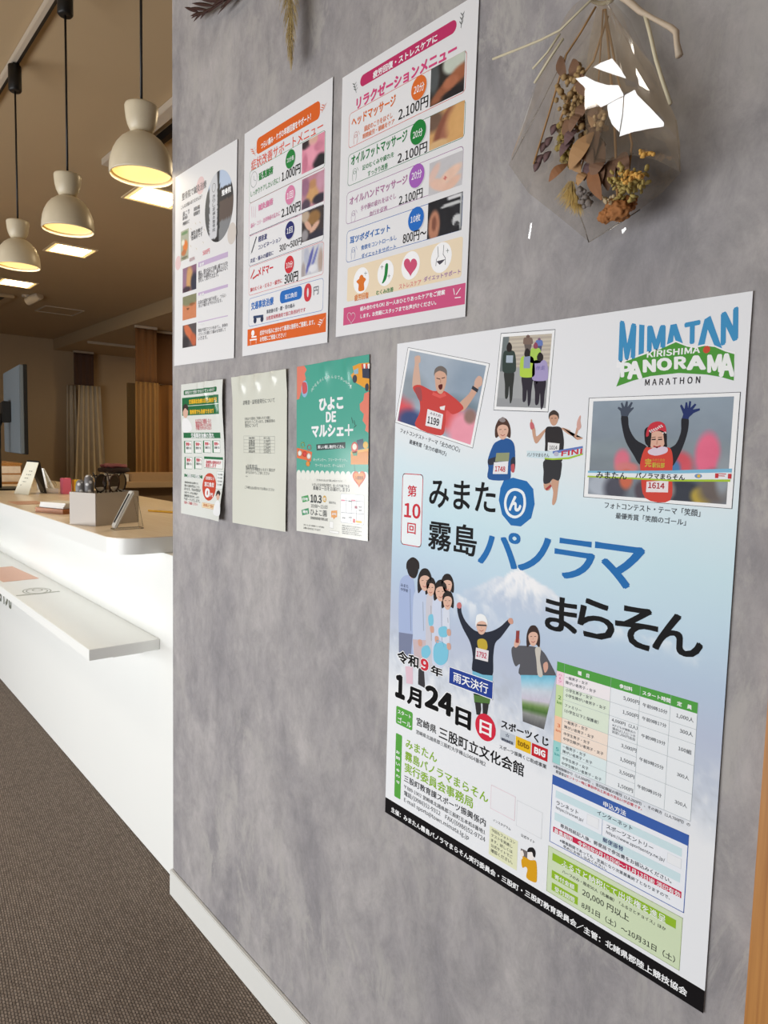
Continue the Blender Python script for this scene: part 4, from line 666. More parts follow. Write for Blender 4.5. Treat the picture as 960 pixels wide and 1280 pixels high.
data = [
 ((50, 422), (393, 398), GN, [('延長施術', (92, 428, 158, 430), GN, .045), ('しっかりケアしたい方に！', (55, 507, 188, 474), GN, .015), ('1.000円', (198, 425, 283, 428), K1, .025)], (237, 363), 44, '20分毎', (222, 355, 253, 372), GN, (291, 292), (391, 383), picture((222, 142, 164), [(.2, .1, .25, .16, (60, 50, 54), .4), (.5, .05, .2, .2, (220, 176, 160), .4), (.8, .85, .3, .24, (40, 38, 44), .4), (.4, .5, .3, .3, (236, 160, 180), .7), (.15, .7, .12, .3, (200, 120, 144), .6), (.75, .35, .2, .14, (206, 130, 152), .5)])),
 ((48, 568), (390, 574), PP, [('鍼灸施術', (90, 572, 158, 570), PP, .04), ('痛み・コリ・自律神経の乱れに', (55, 657, 190, 623), PP, .01), ('2.100円', (197, 592, 283, 598), K1, .025)], (236, 527), 45, '1回', (222, 518, 250, 538), PP, (290, 458), (388, 555), picture((190, 136, 150), [(.5, .55, .3, .34, (208, 160, 110), .4), (.5, .3, .2, .14, (190, 140, 100), .4), (.15, .3, .2, .3, (156, 110, 136), .5), (.8, .85, .3, .16, (50, 46, 60), .4), (.85, .3, .2, .3, (200, 150, 170), .6), (.2, .9, .2, .2, (84, 70, 86), .5)])),
 ((47, 712), (387, 733), (70, 74, 110), [('超音波', (90, 717, 130, 728), NB, .03), ('コンビネーション', (90, 757, 195, 738), NB, .02), ('炎症・痛みの緩和に', (53, 822, 160, 798), NB, .015), ('300〜500円', (187, 757, 288, 754), K1, .02)], (234, 688), 42, '1回', (221, 680, 247, 698), NB, (290, 612), (386, 710), picture((64, 56, 58), [(.55, .3, .3, .24, (150, 112, 70), .4), (.3, .5, .26, .1, (218, 172, 150), .4, .9), (.6, .62, .26, .1, (220, 176, 154), .4, -.6), (.15, .15, .2, .2, (190, 170, 150), .5), (.7, .9, .4, .14, (52, 50, 66), .5), (.15, .8, .16, .2, (150, 146, 150), .5)])),
 ((47, 858), (386, 888), (212, 70, 76), [('メドマー', (88, 862, 158, 878), RD, .035), ('脚のむくみ・だるさ・疲労に', (53, 952, 200, 928), RD, .015), ('300円', (210, 892, 272, 920), K1, .025)], (232, 845), 42, '10分', (218, 836, 248, 856), RD, (288, 776), (383, 874), picture((206, 206, 212), [(.4, .5, .08, .45, (96, 100, 170), .4, .35), (.6, .5, .06, .45, (120, 126, 186), .4, .4), (.55, .8, .2, .14, (226, 226, 232), .5), (.9, .6, .12, .4, (180, 160, 150), .6), (.1, .8, .1, .3, (170, 160, 160), .6), (.25, .3, .12, .3, (184, 188, 204), .5)])),
 ((47, 1002), (384, 1054), BU, [('交通事故治療', (57, 1018, 160, 1028), BU, .03), ('0', (300, 936, 333, 1010), (208, 60, 70), .07), ('円', (343, 948, 365, 980), (90, 94, 104), .01), ('事故後の首・腰・背の痛み', (128, 1052, 257, 1040), (60, 66, 84), .015), ('自賠責保険適用で窓口負担0円です', (128, 1082, 306, 1060), (196, 60, 80), .015)], None, 0, '窓口負担', (213, 985, 268, 988), BU, None, None, None)]
for tl, br, lc, ts, c, w, ct, cb, cc, ptl, pbr, fn in data:
    p = M2.part('menu_panel'); p.box(MC(*tl), MC(*br), (231, 231, 234), 6, 1, lc, .7)
    if c: p.circ((c[0] / 3.657 + 300.5, c[1] / 3.657 + 101), w / 3.657 * 1.03, (206, 206, 210), 2.4); p.circ(MC(*c), w / 3.657, cc, 3); photo(p, MC(*ptl), MC(*pbr), fn)
    else: p.box(MC(190, 968), MC(290, 1000), cc, 9, 3); p.line([MC(70, 1085), MC(110, 1080)], 5, (54, 74, 110), 4); p.disc(MC(68, 1088), MC(82, 1112), (40, 50, 80), 4.5); p.disc(MC(100, 1082), MC(114, 1106), (40, 50, 80), 4.5)
    p.text(ct, MC(*cb[:2]), MC(*cb[2:]), W, .01, 5)
    for s, b, col, bo in ts: p.text(s, MC(*b[:2]), MC(*b[2:]), col, bo, 5)
    if c:
        x, y = 68, tl[1] + 40
        if lc == GN: p.disc(MC(55, 430), MC(84, 484), None, 4, ring=(90, 110, 100), lw=.6); p.line([MC(69, 440), MC(69, 458), MC(78, 462)], .6, (90, 110, 100), 4)
        elif lc == PP: [p.line([MC(58 + 9 * i, 580), MC(60 + 8 * i, 630)], .6, lc, 4) for i in range(3)]
        elif lc[0] == 70: p.line([MC(60, 786), MC(72, 748), MC(80, 722)], 3.4, (50, 54, 70), 4); p.line([MC(56, 796), MC(60, 782)], 1, (50, 54, 70), 4)
        else: p.line([MC(56, 906), MC(70, 872)], 3.4, (200, 60, 64), 4); p.line([MC(66, 908), MC(86, 892)], 3.4, (200, 60, 64), 4)
    p.build(M_paper)
p = M2.part('footer_banner'); p.box(MC(40, 1142), MC(398, 1152), OG, 0, 1); p.text('症状やお悩みに合わせて最適な施術をご提案します。', MC(98, 1142), MC(348, 1124), W, .02); p.text('お気軽にご相談ください！', MC(98, 1176), MC(217, 1176), W, .02); p.disc(MC(58, 1146), MC(72, 1170), W, 4); p.line([MC(52, 1190), MC(82, 1186)], 2.6, W, 4); p.line([MC(60, 1176), MC(80, 1174)], 3, W, 4); p.line([MC(54, 1210), MC(54, 1190)], 1, W, 4); p.line([MC(80, 1204), MC(80, 1188)], 1, W, 4); sprig(p, MC, 378, 1112, 34, W)
p.build(M_paper, 'orange footer banner')
# --- acupuncture leaflet
MD = crop(215, 180, 4.41)
M1 = Sheet('information_sheet', [(220.5, 222), (299, 177), (298, 447), (223, 460)], 'white information sheet with round storefront photo and lilac bars, beside the wall end', 'poster', M_paper, bend=bow(1.2, .5))
M1.paper((228, 228, 230))
g = (96, 96, 100)
for a, b, c in (((144, 195), (187, 268), (226, 198, 200)), ((313, 445), (359, 545), (212, 204, 198)), ((24, 625), (56, 690), (226, 198, 200))): p = M1.part('colour_spot'); p.disc(MD(*a), MD(*b), c, 1); p.build(M_paper)
p = M1.part('heading_lettering')
p.text('整骨院で鍼灸治療', MD(62, 275), MD(198, 242), (110, 108, 112), .0); p.text('こんなお悩みありませんか？', MD(56, 342), MD(174, 302), g, .01)
for i, (a, b) in enumerate((('肩こり', '頭痛'), ('腰の痛み', '眼精疲労'), ('神経痛など', ''))):
    p.text(a, MD(66, 378 + 27 * i), MD(104 - 10 * (i == 1), 384 + 27 * i), g, .02)
    if b: p.text(b, MD(128, 352 + 27 * i), MD(162, 358 + 27 * i), g, .02)
p.build(M_paper); p = M1.part('sub_lettering')
for x, y, n in ((114, 486, '鍼灸治療が'), (114, 512, '効果的です')): p.text(n, MD(x, y), MD(x + 62, y - 5), (80, 80, 84), .02)
p.text('初診料', MD(104, 632), MD(134, 640), (170, 120, 126)); p.text('500円', MD(178, 592), MD(216, 603), (220, 90, 110), .02)
for x, y in ((108, 508), (184, 470), (108, 560), (178, 540), (140, 575), (110, 466), (160, 430), (136, 436)): p.line([MD(x, y), MD(x + 5, y + 8)], .8, (190, 170, 110), 3)
p.build(M_paper)
p = M1.part('photo_print')
a, b = p.U(MD(192, 192)), p.U(MD(342, 508)); cx_, cy_, rx_, ry_ = (a[0] + b[0]) / 2, (a[1] + b[1]) / 2, (b[0] - a[0]) / 2, (b[1] - a[1]) / 2
def store(u, v):
    s, t = (u - cx_) / rx_ * .5 + .5, (v - cy_) / ry_ * .5 + .5; C = np.tile(np.array((72, 72, 76.)), (len(u), 1))
    C[t < .30] = (188, 204, 228); C[(t > .26) & (t < .44)] = (58, 58, 62); C[(t > .44) & (t < .72)] = (96, 84, 80); C[t > .72] = (132, 134, 138); C[(s < .2) & (t > .2)] = (88, 90, 92); C[(s > .17) & (s < .45)] = (210, 212, 218); C[(s > .45) & (s < .53)] = (50, 52, 56); C[(t > .93) & (s < .53)] = (46, 46, 50)
    return C
n_r, n_t = 18, 64; U_, V_ = [cx_], [cy_]
for i in range(1, n_r + 1):
    for k in range(n_t): U_.append(cx_ + rx_ * i / n_r * math.cos(2 * math.pi * k / n_t)); V_.append(cy_ + ry_ * i / n_r * math.sin(2 * math.pi * k / n_t))
fs = [(0, 1 + (k + 1) % n_t, 1 + k) for k in range(n_t)] + [(1 + (i - 1) * n_t + k, 1 + (i - 1) * n_t + (k + 1) % n_t, 1 + i * n_t + (k + 1) % n_t, 1 + i * n_t + k) for i in range(1, n_r) for k in range(n_t)]
p.add(np.column_stack([U_, V_]), fs, lin(store(np.array(U_), np.array(V_))), 2)
for i, ch in enumerate('きりしま鍼灸整骨院'[:9]): p.text(ch, MD(232, 285 + 23 * i), MD(246, 298 + 23 * i), (90, 92, 98), .0, 4)
p.disc(MD(230, 225), MD(248, 262), None, 4, ring=(90, 92, 98), lw=.8); p.text('整骨院', MD(282, 268), MD(332, 254), W, .04, 4)
p.build(M_paper, 'round storefront photograph')
p = M1.part('photo_print'); photo(p, MD(55, 486), MD(98, 632), picture((176, 178, 160), [(.5, .1, .4, .06, (120, 150, 110), .3), (.6, .55, .3, .2, (222, 130, 70), .4), (.4, .75, .3, .1, (190, 120, 80), .4), (.3, .4, .2, .1, (226, 224, 210), .3), (.5, .92, .4, .05, (120, 120, 100), .3)]), (14, 30)); p.build(M_paper, 'small green and orange advertisement picture')
for (y0, by, fn, ls) in ((690, 655, picture((134, 96, 120), [(.5, .5, .25, .5, (206, 160, 110), .5), (.85, .7, .25, .4, (56, 56, 74), .5), (.1, .3, .2, .5, (150, 116, 140), .5), (.3, .9, .3, .12, (70, 54, 66), .5)]), ('鍼は、髪の毛ほどの細い鍼でツボを', '刺激する治療法です。痛みは少なく', '安心して受けられます。')), (846, 822, picture((206, 132, 94), [(.5, .1, .7, .34, (134, 134, 104), .3), (.7, .4, .2, .06, (150, 96, 60), .4), (.4, .55, .1, .04, (110, 72, 50), .4)]), ('お灸の温熱で血行を促し、つらい', '冷えや疲れをやわらげます。')), (1003, 982, picture((88, 80, 82), [(.45, .35, .2, .5, (206, 112, 76), .4, -.7), (.8, .7, .2, .3, (190, 98, 66), .4, -.4), (.2, .8, .3, .3, (58, 54, 58), .5)]), ('電気や指圧でコリをほぐし、身体の', 'バランスを整えて痛みを改善して', 'いきます。'))):
    p = M1.part('photo_print'); photo(p, MD(66, y0), MD(142, y0 + 110), fn, (18, 24)); p.build(M_paper)
    p = M1.part('lilac_bar'); p.box(MD(153, by), MD(315, by - 32), (196, 176, 208), 0, 1); p.text({655: '鍼治療', 822: '灸治療', 982: '手技療法'}[by], MD(162, by + 4), MD(184, by + 14), W, .03)
    for i, s in enumerate(ls): p.text(s, MD(154, by + 42 + 22 * i), MD(154 + len(s) * 10, by + 55 + 22 * i - len(s) * 2.1), (96, 94, 100), .005)
    p.build(M_paper)
# ------------------------------------------------------------------ laminated flyers below
L1 = crop(220, 440, 3.84)
def crease(s, t, *bumps): return sum(A * np.exp(-((s - a) * 210 / sx) ** 2 / 2 - ((t - b) * 297 / sy) ** 2 / 2) for a, b, sx, sy, A in bumps)
def wavy(s, t): return crease(s, t, (.64, .06, 8, 18, 5.0), (.86, .10, 7, 24, 4.6), (.45, .03, 6, 9, 2.0)) + 3.0 * np.sin(t * 7.5 + .6) * (.35 + .65 * s) + 7 * np.clip((s - .55) / .45, 0, 1) ** 2 * np.clip((t - .72) / .28, 0, 1) + 3.2
F1 = Sheet('laminated_flyer', [(229.5, 481), (281.5, 476), (284, 652), (231, 643)], 'wavy white flyer with green bars and red oval, left of the plain notice', 'flyer', M_lam, bend=wavy)
F1.paper((230, 233, 228), nx=60, ny=88)
p = F1.part('heading_banner'); DG = (30, 112, 66)
def T_(p, s, a, col, b=0.0, L=4): p.text(s, L1(*a[:2]), L1(*a[2:]), col, b, L)
p.box(L1(50, 186), L1(216, 192), DG, 3, 1); T_(p, '保険証だけで受診できると思っていませんか', (56, 192, 210, 186), W, .02)
p.box(L1(42, 222), L1(222, 298), DG, 0, 1); p.box(L1(62, 262), L1(222, 248), (244, 246, 240), 0, 2); T_(p, '交通事故治療は自己負担0円', (76, 230, 216, 240), (240, 190, 40), .05); T_(p, '整骨院でも治療できます', (80, 280, 200, 292), (240, 190, 40), .05)
p.blob([L1(46, 285), L1(50, 262), L1(60, 256), L1(70, 268), L1(70, 300), L1(60, 318), L1(48, 308)], (226, 184, 164), 4); p.blob([L1(44, 290), L1(47, 262), L1(60, 250), L1(72, 264), L1(70, 282), L1(58, 270), L1(49, 282)], (60, 48, 44), 4.4); p.blob([L1(42, 330), L1(58, 318), L1(76, 330), L1(88, 360), L1(80, 380), L1(44, 384)], (248, 248, 250), 3)
for i in range(4): T_(p, ('むち打ちで通院したい', '整形外科と併用したい', '後遺症が残らないか不安', '手続きがわからない')[i], (106, 324 + 12.5 * i, 182, 334 + 12.5 * i), (206, 70, 84), .02)
p.box(L1(46, 388), L1(222, 414), DG, 0, 1); T_(p, '交通事故治療の流れ', (82, 392, 192, 410), W, .03); p.build(M_lam, 'green heading banners')
p = F1.part('flow_chart')
for x, y in ((48, 424), (94, 424), (138, 422), (182, 422), (50, 500), (96, 500)):
    p.box(L1(x, y + 4), L1(x + 36, y + 62), (244, 246, 243), 1.5, 1, DG, .7); p.box(L1(x, y + 4), L1(x + 5, y + 62), DG, 0, 2); T_(p, '警察へ', (x + 9, y + 14, x + 33, y + 24), (206, 70, 84), .03); T_(p, '連絡する', (x + 9, y + 32, x + 33, y + 42), (70, 74, 72), .02)
p.box(L1(142, 502), L1(230, 562), (244, 246, 243), 1.5, 1, DG, .7); p.box(L1(142, 502), L1(230, 518), DG, 0, 2); T_(p, '治療費は保険会社が', (150, 524, 222, 536), (206, 70, 84), .03); T_(p, '負担します', (150, 540, 200, 552), (206, 70, 84), .03); p.build(M_lam)
p = F1.part('lower_panel'); p.box(L1(50, 584), L1(136, 608), DG, 0, 1); T_(p, 'ご相談はお気軽に', (56, 588, 130, 604), W, .03)
for i in range(7): T_(p, ('事故直後の痛みを放置すると', '後から症状が出ることも', 'あります。早めの受診が', '大切です。まずはお電話で', '経験豊富な先生がしっかり', 'サポートいたします。', '当院へご相談ください')[i], (52, 624 + 16 * i, 118 + (i % 3) * 6, 632 + 16.6 * i), (206, 70, 84) if i > 5 else (74, 78, 76), .015)
p.disc(L1(138, 578), L1(204, 718), (206, 72, 46), 2); T_(p, '窓口負担', (148, 628, 194, 644), W, .03); T_(p, '0', (152, 652, 176, 700), W, .07); T_(p, '円', (178, 676, 192, 696), W, .03); T_(p, '自賠責なら', (152, 600, 192, 612), W, .02)
p.box(L1(140, 722), L1(206, 756), (244, 230, 190), 1, 2, (220, 120, 60), .6); T_(p, '夜8時まで受付', (146, 730, 200, 746), (210, 100, 40), .02); p.box(L1(204, 572), L1(236, 660), (240, 244, 242), 2, 2, (120, 150, 140), .5)
for i in range(4): T_(p, '安心の施術', (209, 584 + 16 * i, 231, 592 + 16.5 * i), (110, 116, 114))
p.blob([L1(210, 690), L1(212, 672), L1(220, 668), L1(228, 680), L1(226, 704), L1(218, 710)], (226, 184, 164), 4); p.blob([L1(208, 692), L1(211, 670), L1(221, 664), L1(230, 678), L1(227, 690), L1(219, 680)], (54, 44, 42), 4.4); p.blob([L1(206, 730), L1(216, 712), L1(228, 716), L1(238, 745), L1(236, 785), L1(200, 775)], (246, 248, 250), 3.4)
p.build(M_lam, 'lower panel with red oval')
F2 = Sheet('laminated_flyer', [(292, 472), (362, 463), (360.5, 665), (294, 655)], 'plain pale laminated notice with grey text and a small table', 'notice', M_lam, bend=lambda s, t: 1.5 * np.sin(np.pi * s) + 3.5 * np.clip(1 - t * 7, 0, 1) * (np.abs(s - .5) * 2) ** 2 + 2.0 * np.clip(s * 4 - 3, 0, 1) ** 2 * t + .4 * np.sin(t * 9) + crease(s, t, (.22, .05, 9, 13, 5.2), (.5, .045, 10, 13, 5.6), (.78, .03, 8, 9, 4.0), (.40, .60, 12, 16, 1.2)))
F2.paper((222, 223, 211), nx=60, ny=88); p = F2.part('notice_lettering'); g = (120, 122, 118)
T_(p, '診断書・証明書発行について', (330, 234, 482, 242), g, .01)
for a, s in (((338, 318, 462, 318), '日頃より当院をご利用いただき誠に'), ((338, 334, 482, 334), 'ありがとうございます。診断書等の'), ((338, 350, 402, 356), '発行について'), ((342, 546, 398, 554), '※注意事項'), ((342, 562, 482, 566), '発行にはお時間をいただく場合が'), ((342, 578, 456, 582), 'ありますのでご了承ください'), ((342, 594, 352, 600), '。'), ((338, 652, 480, 658), 'ご不明な点は受付までお尋ねください')): T_(p, s, a, g)
for y in (406, 424, 440, 456, 470, 486): p.line([L1(332, y - 3), L1(480, y)], .4, g, 3)
for x in (332, 410, 480): p.line([L1(x, 404), L1(x, 486)], .4, g, 3)
for i, (a, b) in enumerate((('種類', '料金'), ('診断書', '3,300円'), ('証明書', '1,100円'), ('通院証明書', '2,200円'), ('領収証明', '550円'))): T_(p, a, (356, 409 + 16 * i, 386, 418 + 16 * i), g); T_(p, b, (428, 409 + 16 * i, 460, 418 + 16 * i), g)
p.build(M_lam)
F3 = Sheet('laminated_flyer', [(372.3, 459), (464, 443.5), (461.5, 676.5), (373, 664)], 'teal market flyer with coral clouds and cream lower half, nearest the big poster', 'flyer', M_lam, bend=lambda s, t: 0.6 * np.sin(np.pi * s) + 0.3 * (1 - t) +  crease(s, t, (.45, .03, 10, 16, 3.4), (.75, .04, 9, 18, 3.4)))
TL_ = (78, 172, 152); F3.paper((232, 232, 224), nx=60, ny=88)
p = F3.part('teal_panel'); hb = F3.U(L1(760, 590))[1]; n = 14; wd_ = F3.w / n
p.poly([(0, 0), (F3.w, 0), (F3.w, hb), (0, hb)], TL_, 1, uv=True)
for i in range(n): p.poly([(wd_ * (i + .5 + .52 * math.cos(t)), hb + 2 + wd_ * .6 * math.sin(t)) for t in [2 * math.pi * k / 16 for k in range(16)] if 0 <= wd_ * (i + .5 + .52 * math.cos(t)) <= F3.w], (238, 238, 230), 1.6, uv=True)
CO = (236, 132, 110)
p.poly([L1(586, 72), L1(622, 67), L1(634, 85), L1(624, 105), L1(630, 130), L1(618, 150), L1(626, 175), L1(606, 195), L1(598, 225), L1(586, 230)], CO, 2); p.poly([L1(933, 190), L1(910, 200), L1(906, 232), L1(888, 250), L1(890, 280), L1(908, 298), L1(902, 330), L1(918, 352), L1(914, 378), L1(930, 388)], CO, 2)
p.disc(L1(608, 140), L1(640, 216), (150, 190, 220), 2.4); p.blob([L1(612, 150), L1(632, 150), L1(636, 190), L1(616, 200)], (214, 90, 96), 3)
for i, ch in enumerate('子どもも大人もみんなで楽しもう！'):
    t = math.radians(-152 + i * 8.0); x, y = 755 + 108 * math.cos(t), 232 + 112 * math.sin(t) - (108 * math.cos(t)) * .06; p.text(ch, L1(x - 5, y - 8), L1(x + 5, y + 7), (214, 236, 230))
p.text('ひよこ', L1(694, 222), L1(811, 274), W, .06); p.text('DE', L1(727, 288), L1(776, 336), W, .05); p.text('マルシェ', L1(657, 352), L1(812, 406), W, .06); p.line([L1(836, 352), L1(836, 398)], 3.6, W, 4); p.line([L1(820, 376), L1(854, 374)], 3.6, W, 4)
for a, b in (((850, 316), (856, 342)), ((862, 330), (866, 350)), ((872, 352), (862, 362))): p.line([L1(*a), L1(*b)], 1.2, (40, 44, 52), 4)
p.poly([L1(680, 444), L1(820, 432), L1(820, 462), L1(682, 473)], (40, 60, 58), 3); p.text('楽しい催し物がたくさん', L1(688, 451), L1(814, 459), W, .03)
p.text('キッチンカー、フリーマーケット、', L1(666, 512), L1(828, 524), (226, 242, 236), .01); p.text('ワークショップ、ゲームなど！', L1(676, 540), L1(816, 550), (226, 242, 236), .01)
p.build(M_lam, 'teal upper half with white title')
p = F3.part('food_truck_illustration')
p.poly([L1(858, 70), L1(886, 56), L1(934, 52), L1(934, 186), L1(920, 178), L1(858, 140), L1(850, 112), L1(862, 98)], (240, 166, 52), 3); p.poly([L1(862, 88), L1(882, 78), L1(882, 104), L1(864, 108)], (150, 190, 210), 3.5); p.poly([L1(900, 72), L1(934, 66), L1(934, 128), L1(902, 124)], (54, 60, 84), 3.5); p.disc(L1(856, 112), L1(876, 148), (60, 62, 76), 4); p.disc(L1(914, 152), L1(932, 188), (60, 62, 76), 4)
for i in range(4): p.poly([L1(896 + 10 * i, 58), L1(906 + 10 * i, 57), L1(905 + 10 * i, 80), L1(898 + 10 * i, 80)], (246, 246, 244) if i % 2 else (222, 90, 70), 4)
p.build(M_lam, 'orange food truck drawing')
p = F3.part('fruit_awning_illustration')
p.poly([L1(586, 460), L1(612, 466), L1(660, 480), L1(654, 526), L1(586, 508)], (232, 110, 60), 3)
for x, y, c in ((600, 486, (246, 240, 230)), (624, 490, (226, 70, 60)), (644, 500, (246, 240, 230)), (614, 446, (196, 206, 90)), (646, 458, (226, 90, 110)), (640, 536, (236, 150, 60))): p.disc(L1(x - 9, y - 12), L1(x + 9, y + 12), None if y < 470 else c, 3.5, ring=c, lw=1.4)
p.build(M_lam, 'coral fruit awning drawing')
p = F3.part('toy_stall_illustration')
p.poly([L1(846, 478), L1(930, 462), L1(928, 540), L1(846, 540)], (222, 140, 44), 3); p.poly([L1(846, 478), L1(930, 462), L1(930, 474), L1(846, 490)], (240, 178, 80), 3.4); p.disc(L1(848, 432), L1(880, 486), (214, 90, 76), 4); p.disc(L1(854, 440), L1(874, 470), (246, 236, 220), 4.3); p.poly([L1(874, 424), L1(904, 416), L1(910, 462), L1(880, 470)], (80, 90, 110), 3.8); p.disc(L1(904, 430), L1(928, 464), (232, 190, 90), 4); p.poly([L1(852, 480), L1(878, 476), L1(876, 498), L1(858, 498)], (70, 150, 110), 4)
p.build(M_lam, 'orange toy stall drawing'); p = F3.part('heart_tag_illustration')
heart(p, L1, 885, 605, 62, 84, (214, 96, 50), 4); heart(p, L1, 885, 604, 48, 64, (238, 150, 70), 4.4); p.text('入場無料', L1(866, 594), L1(906, 614), (120, 50, 30), .02, 5); p.line([L1(862, 540), L1(866, 575)], .8, (60, 60, 60), 3.5)
p.build(M_lam, 'orange heart tag drawing')
p = F3.part('event_details'); g = (84, 86, 84)
p.text('子どもから大人まで楽しめるイベント！', L1(680, 610), L1(806, 624), g, .01); p.text('いろいろなお店が並び、ゆったり過ごせる', L1(660, 632), L1(838, 648), g, .01); p.text('素敵な一日をお届けします♪', L1(664, 650), L1(840, 664), g, .01)
p.poly([L1(608, 694), L1(640, 686), L1(646, 714), L1(614, 722)], (70, 160, 90), 3); p.text('日時', L1(614, 697), L1(640, 714), W, .03, 5); p.text('10.3', L1(652, 686), L1(706, 724), (50, 54, 54), .05); p.disc(L1(711, 688), L1(729, 722), (214, 170, 70), 3); p.text('祝', L1(714, 697), L1(726, 714), W, .02, 5); p.text('雨天中止', L1(742, 718), L1(774, 728), g); p.text('10:00〜15:00', L1(654, 734), L1(734, 748), g)
p.poly([L1(608, 758), L1(642, 748), L1(646, 776), L1(612, 784)], (60, 150, 100), 3); p.text('場所', L1(614, 758), L1(640, 776), W, .03, 5); p.text('ひよこ園', L1(652, 756), L1(730, 788), (60, 64, 64), .015); p.text('宮崎県都城市郡元町', L1(652, 794), L1(736, 806), g)
p.poly([L1(752, 762), L1(780, 760), L1(780, 792), L1(768, 796), L1(764, 804), L1(762, 795), L1(752, 793)], (228, 150, 50), 3); p.text('駐車場', L1(756, 770), L1(776, 784), W, .02, 5)
p.text('主催：ひよこ園・地域連携イベント実行委員会', L1(618, 828), L1(718, 842), g, .01); p.text('お問い合わせはこちらまで', L1(618, 842), L1(700, 856), g, .01)
p.box(L1(744, 812), L1(762, 846), (244, 244, 242), 1, 2, (170, 170, 166), .4); p.box(L1(744, 856), L1(788, 872), (244, 244, 242), 1, 2, (170, 170, 166), .4)
p.box(L1(798, 680), L1(908, 830), (248, 248, 248), 3, 2, (150, 160, 170), .5)
for a, b in (((800, 712), (906, 718)), ((800, 770), (906, 778)), ((824, 700), (824, 770)), ((874, 700), (872, 812)), ((850, 715), (846, 812))): p.line([L1(*a), L1(*b)], .8, (120, 124, 134), 3)
p.box(L1(864, 738), L1(876, 752), (150, 50, 70), 0, 4); p.box(L1(800, 708), L1(818, 716), (220, 130, 150), 0, 4); p.box(L1(848, 708), L1(868, 716), (220, 130, 150), 0, 4); p.box(L1(856, 800), L1(866, 820), (210, 60, 60), 0, 4); p.box(L1(868, 808), L1(898, 822), (226, 180, 60), 2, 4)
for x, y in ((884, 740), (884, 756), (836, 790), (806, 792), (836, 712)): p.text('駅前', L1(x, y), L1(x + 14, y + 8), g, .02, 5)
for i in range(5): p.text('駐車場には限りがございます乗り合わせで', L1(804, 834 + 9 * i), L1(896 - 10 * (i % 2), 842 + 9.4 * i), (120, 122, 120), 0)
p.build(M_lam, 'event details and small map')
# ------------------------------------------------------------------ reception counter
ct = empty('reception_counter', (-3.9, 0.1, 0), 0, 'long white reception counter with wood-look top and a bag shelf, left of the grey wall', 'counter')
def loc(o, root): o.location = -Vector(root.location); return o                # parts are modelled in room coordinates
CX = -1.756
loc(obj('front_panel', box(-7.6, -1.652, 0.024, 0.06, 0.002, 0.857, bev=0.001), M_white, ct), ct)
def slab(x0, x1, y0, y1, z0, z1, rad, mi_top, mi_side):
    bm = bmesh.new(); pts = [(x0, y1), (x0, y0)] + [(x1 - rad + rad * math.sin(t), y0 + rad - rad * math.cos(t)) for t in [math.pi / 2 * k / 28 for k in range(29)]] + [(x1, y1)]
    lo = [bm.verts.new((x, y, z0)) for x, y in pts]; hi = [bm.verts.new((x, y, z1)) for x, y in pts]
    a = bm.faces.new(hi); b = bm.faces.new(lo[::-1]); a.material_index = mi_top; b.material_index = mi_side
    for i in range(len(pts)):
        j = (i + 1) % len(pts); q = bm.faces.new((lo[i], lo[j], hi[j], hi[i])); q.material_index = mi_side
    return bm
loc(obj('countertop', slab(-7.6, CX, -0.101, 0.315, 0.858, 0.8985, 0.07, 0, 0), M_white, ct), ct)
loc(obj('wood_surface', slab(-7.6, CX - 0.0012, -0.0998, 0.3138, 0.8986, 0.9, 0.069, 0, 0), M_ctop, ct, ), ct)['label'] = 'pale wood-look laminate surface'
loc(obj('bag_shelf', box(-7.6, -1.784, -0.157, 0.0235, 0.597, 0.625, bev=0.001), M_white, ct), ct)
loc(obj('shelf_bracket', box(-1.93, -1.90, -0.06, 0.0235, 0.560, 0.5965, bev=0.001), M_white, ct), ct)
M_let = mat('grey_green_lettering', (120, 124, 112), 0.5, noise=0.02)
def flat_text(name, s, m, parent, mtx, off=0.02):
    v, fs, lay, asp = text_mesh(s, off, 4); P = [mtx @ Vector((x * 1.0, (1 - y) * 1.0, l * 0.002)) for (x, y), l in zip(v, lay)]
    o = obj(name, ([tuple(q) for q in P], [], fs), m, parent); return o
o = flat_text('lettering', 'きりしま鍼灸整骨院', M_let, ct, Matrix.Translation((-4.9, 0.0232, 0.385)) @ Matrix(((1.46, 0, 0, 0), (0, 0, -.01, 0), (0, 0.15, 0, 0), (0, 0, 0, 1)))); loc(o, ct); o['label'] = 'grey-green lettering across the lower front'
bm = bmesh.new()
for cx_, cy_, ra in ((-2.60, -0.075, 0.052), (-2.60, -0.075, 0.040), (-2.615, -0.07, 0.02)):
    n = 40; a_ = [bm.verts.new((cx_ + ra * math.cos(6.2832 * k / n) * 1.15, cy_ + ra * .85 * math.sin(6.2832 * k / n), 0.62525)) for k in range(n)]; b_ = [bm.verts.new((cx_ + (ra - .005) * math.cos(6.2832 * k / n) * 1.15, cy_ + (ra - .005) * .85 * math.sin(6.2832 * k / n), 0.62525)) for k in range(n)]
    for k in range(n): bm.faces.new((a_[k], a_[(k + 1) % n], b_[(k + 1) % n], b_[k]))
add_box(bm, -2.56, -2.545, -0.15, -0.015, 0.6251, 0.62535)
M_decal = mat('grey_decal', (176, 178, 168), 0.4, noise=0.02)
loc(obj('shelf_decal', bm, M_decal, ct), ct)['label'] = 'grey ring emblem on the bag shelf'
M_peach = mat('peach_paper', (244, 198, 176), 0.55, noise=0.03, nscale=60)
tag(obj('notice_card', box(-3.16, -2.83, -0.142, -0.02, 0.6252, 0.6262, rz=0.06), M_peach), 'peach notice sheet lying on the white bag shelf', 'notice')
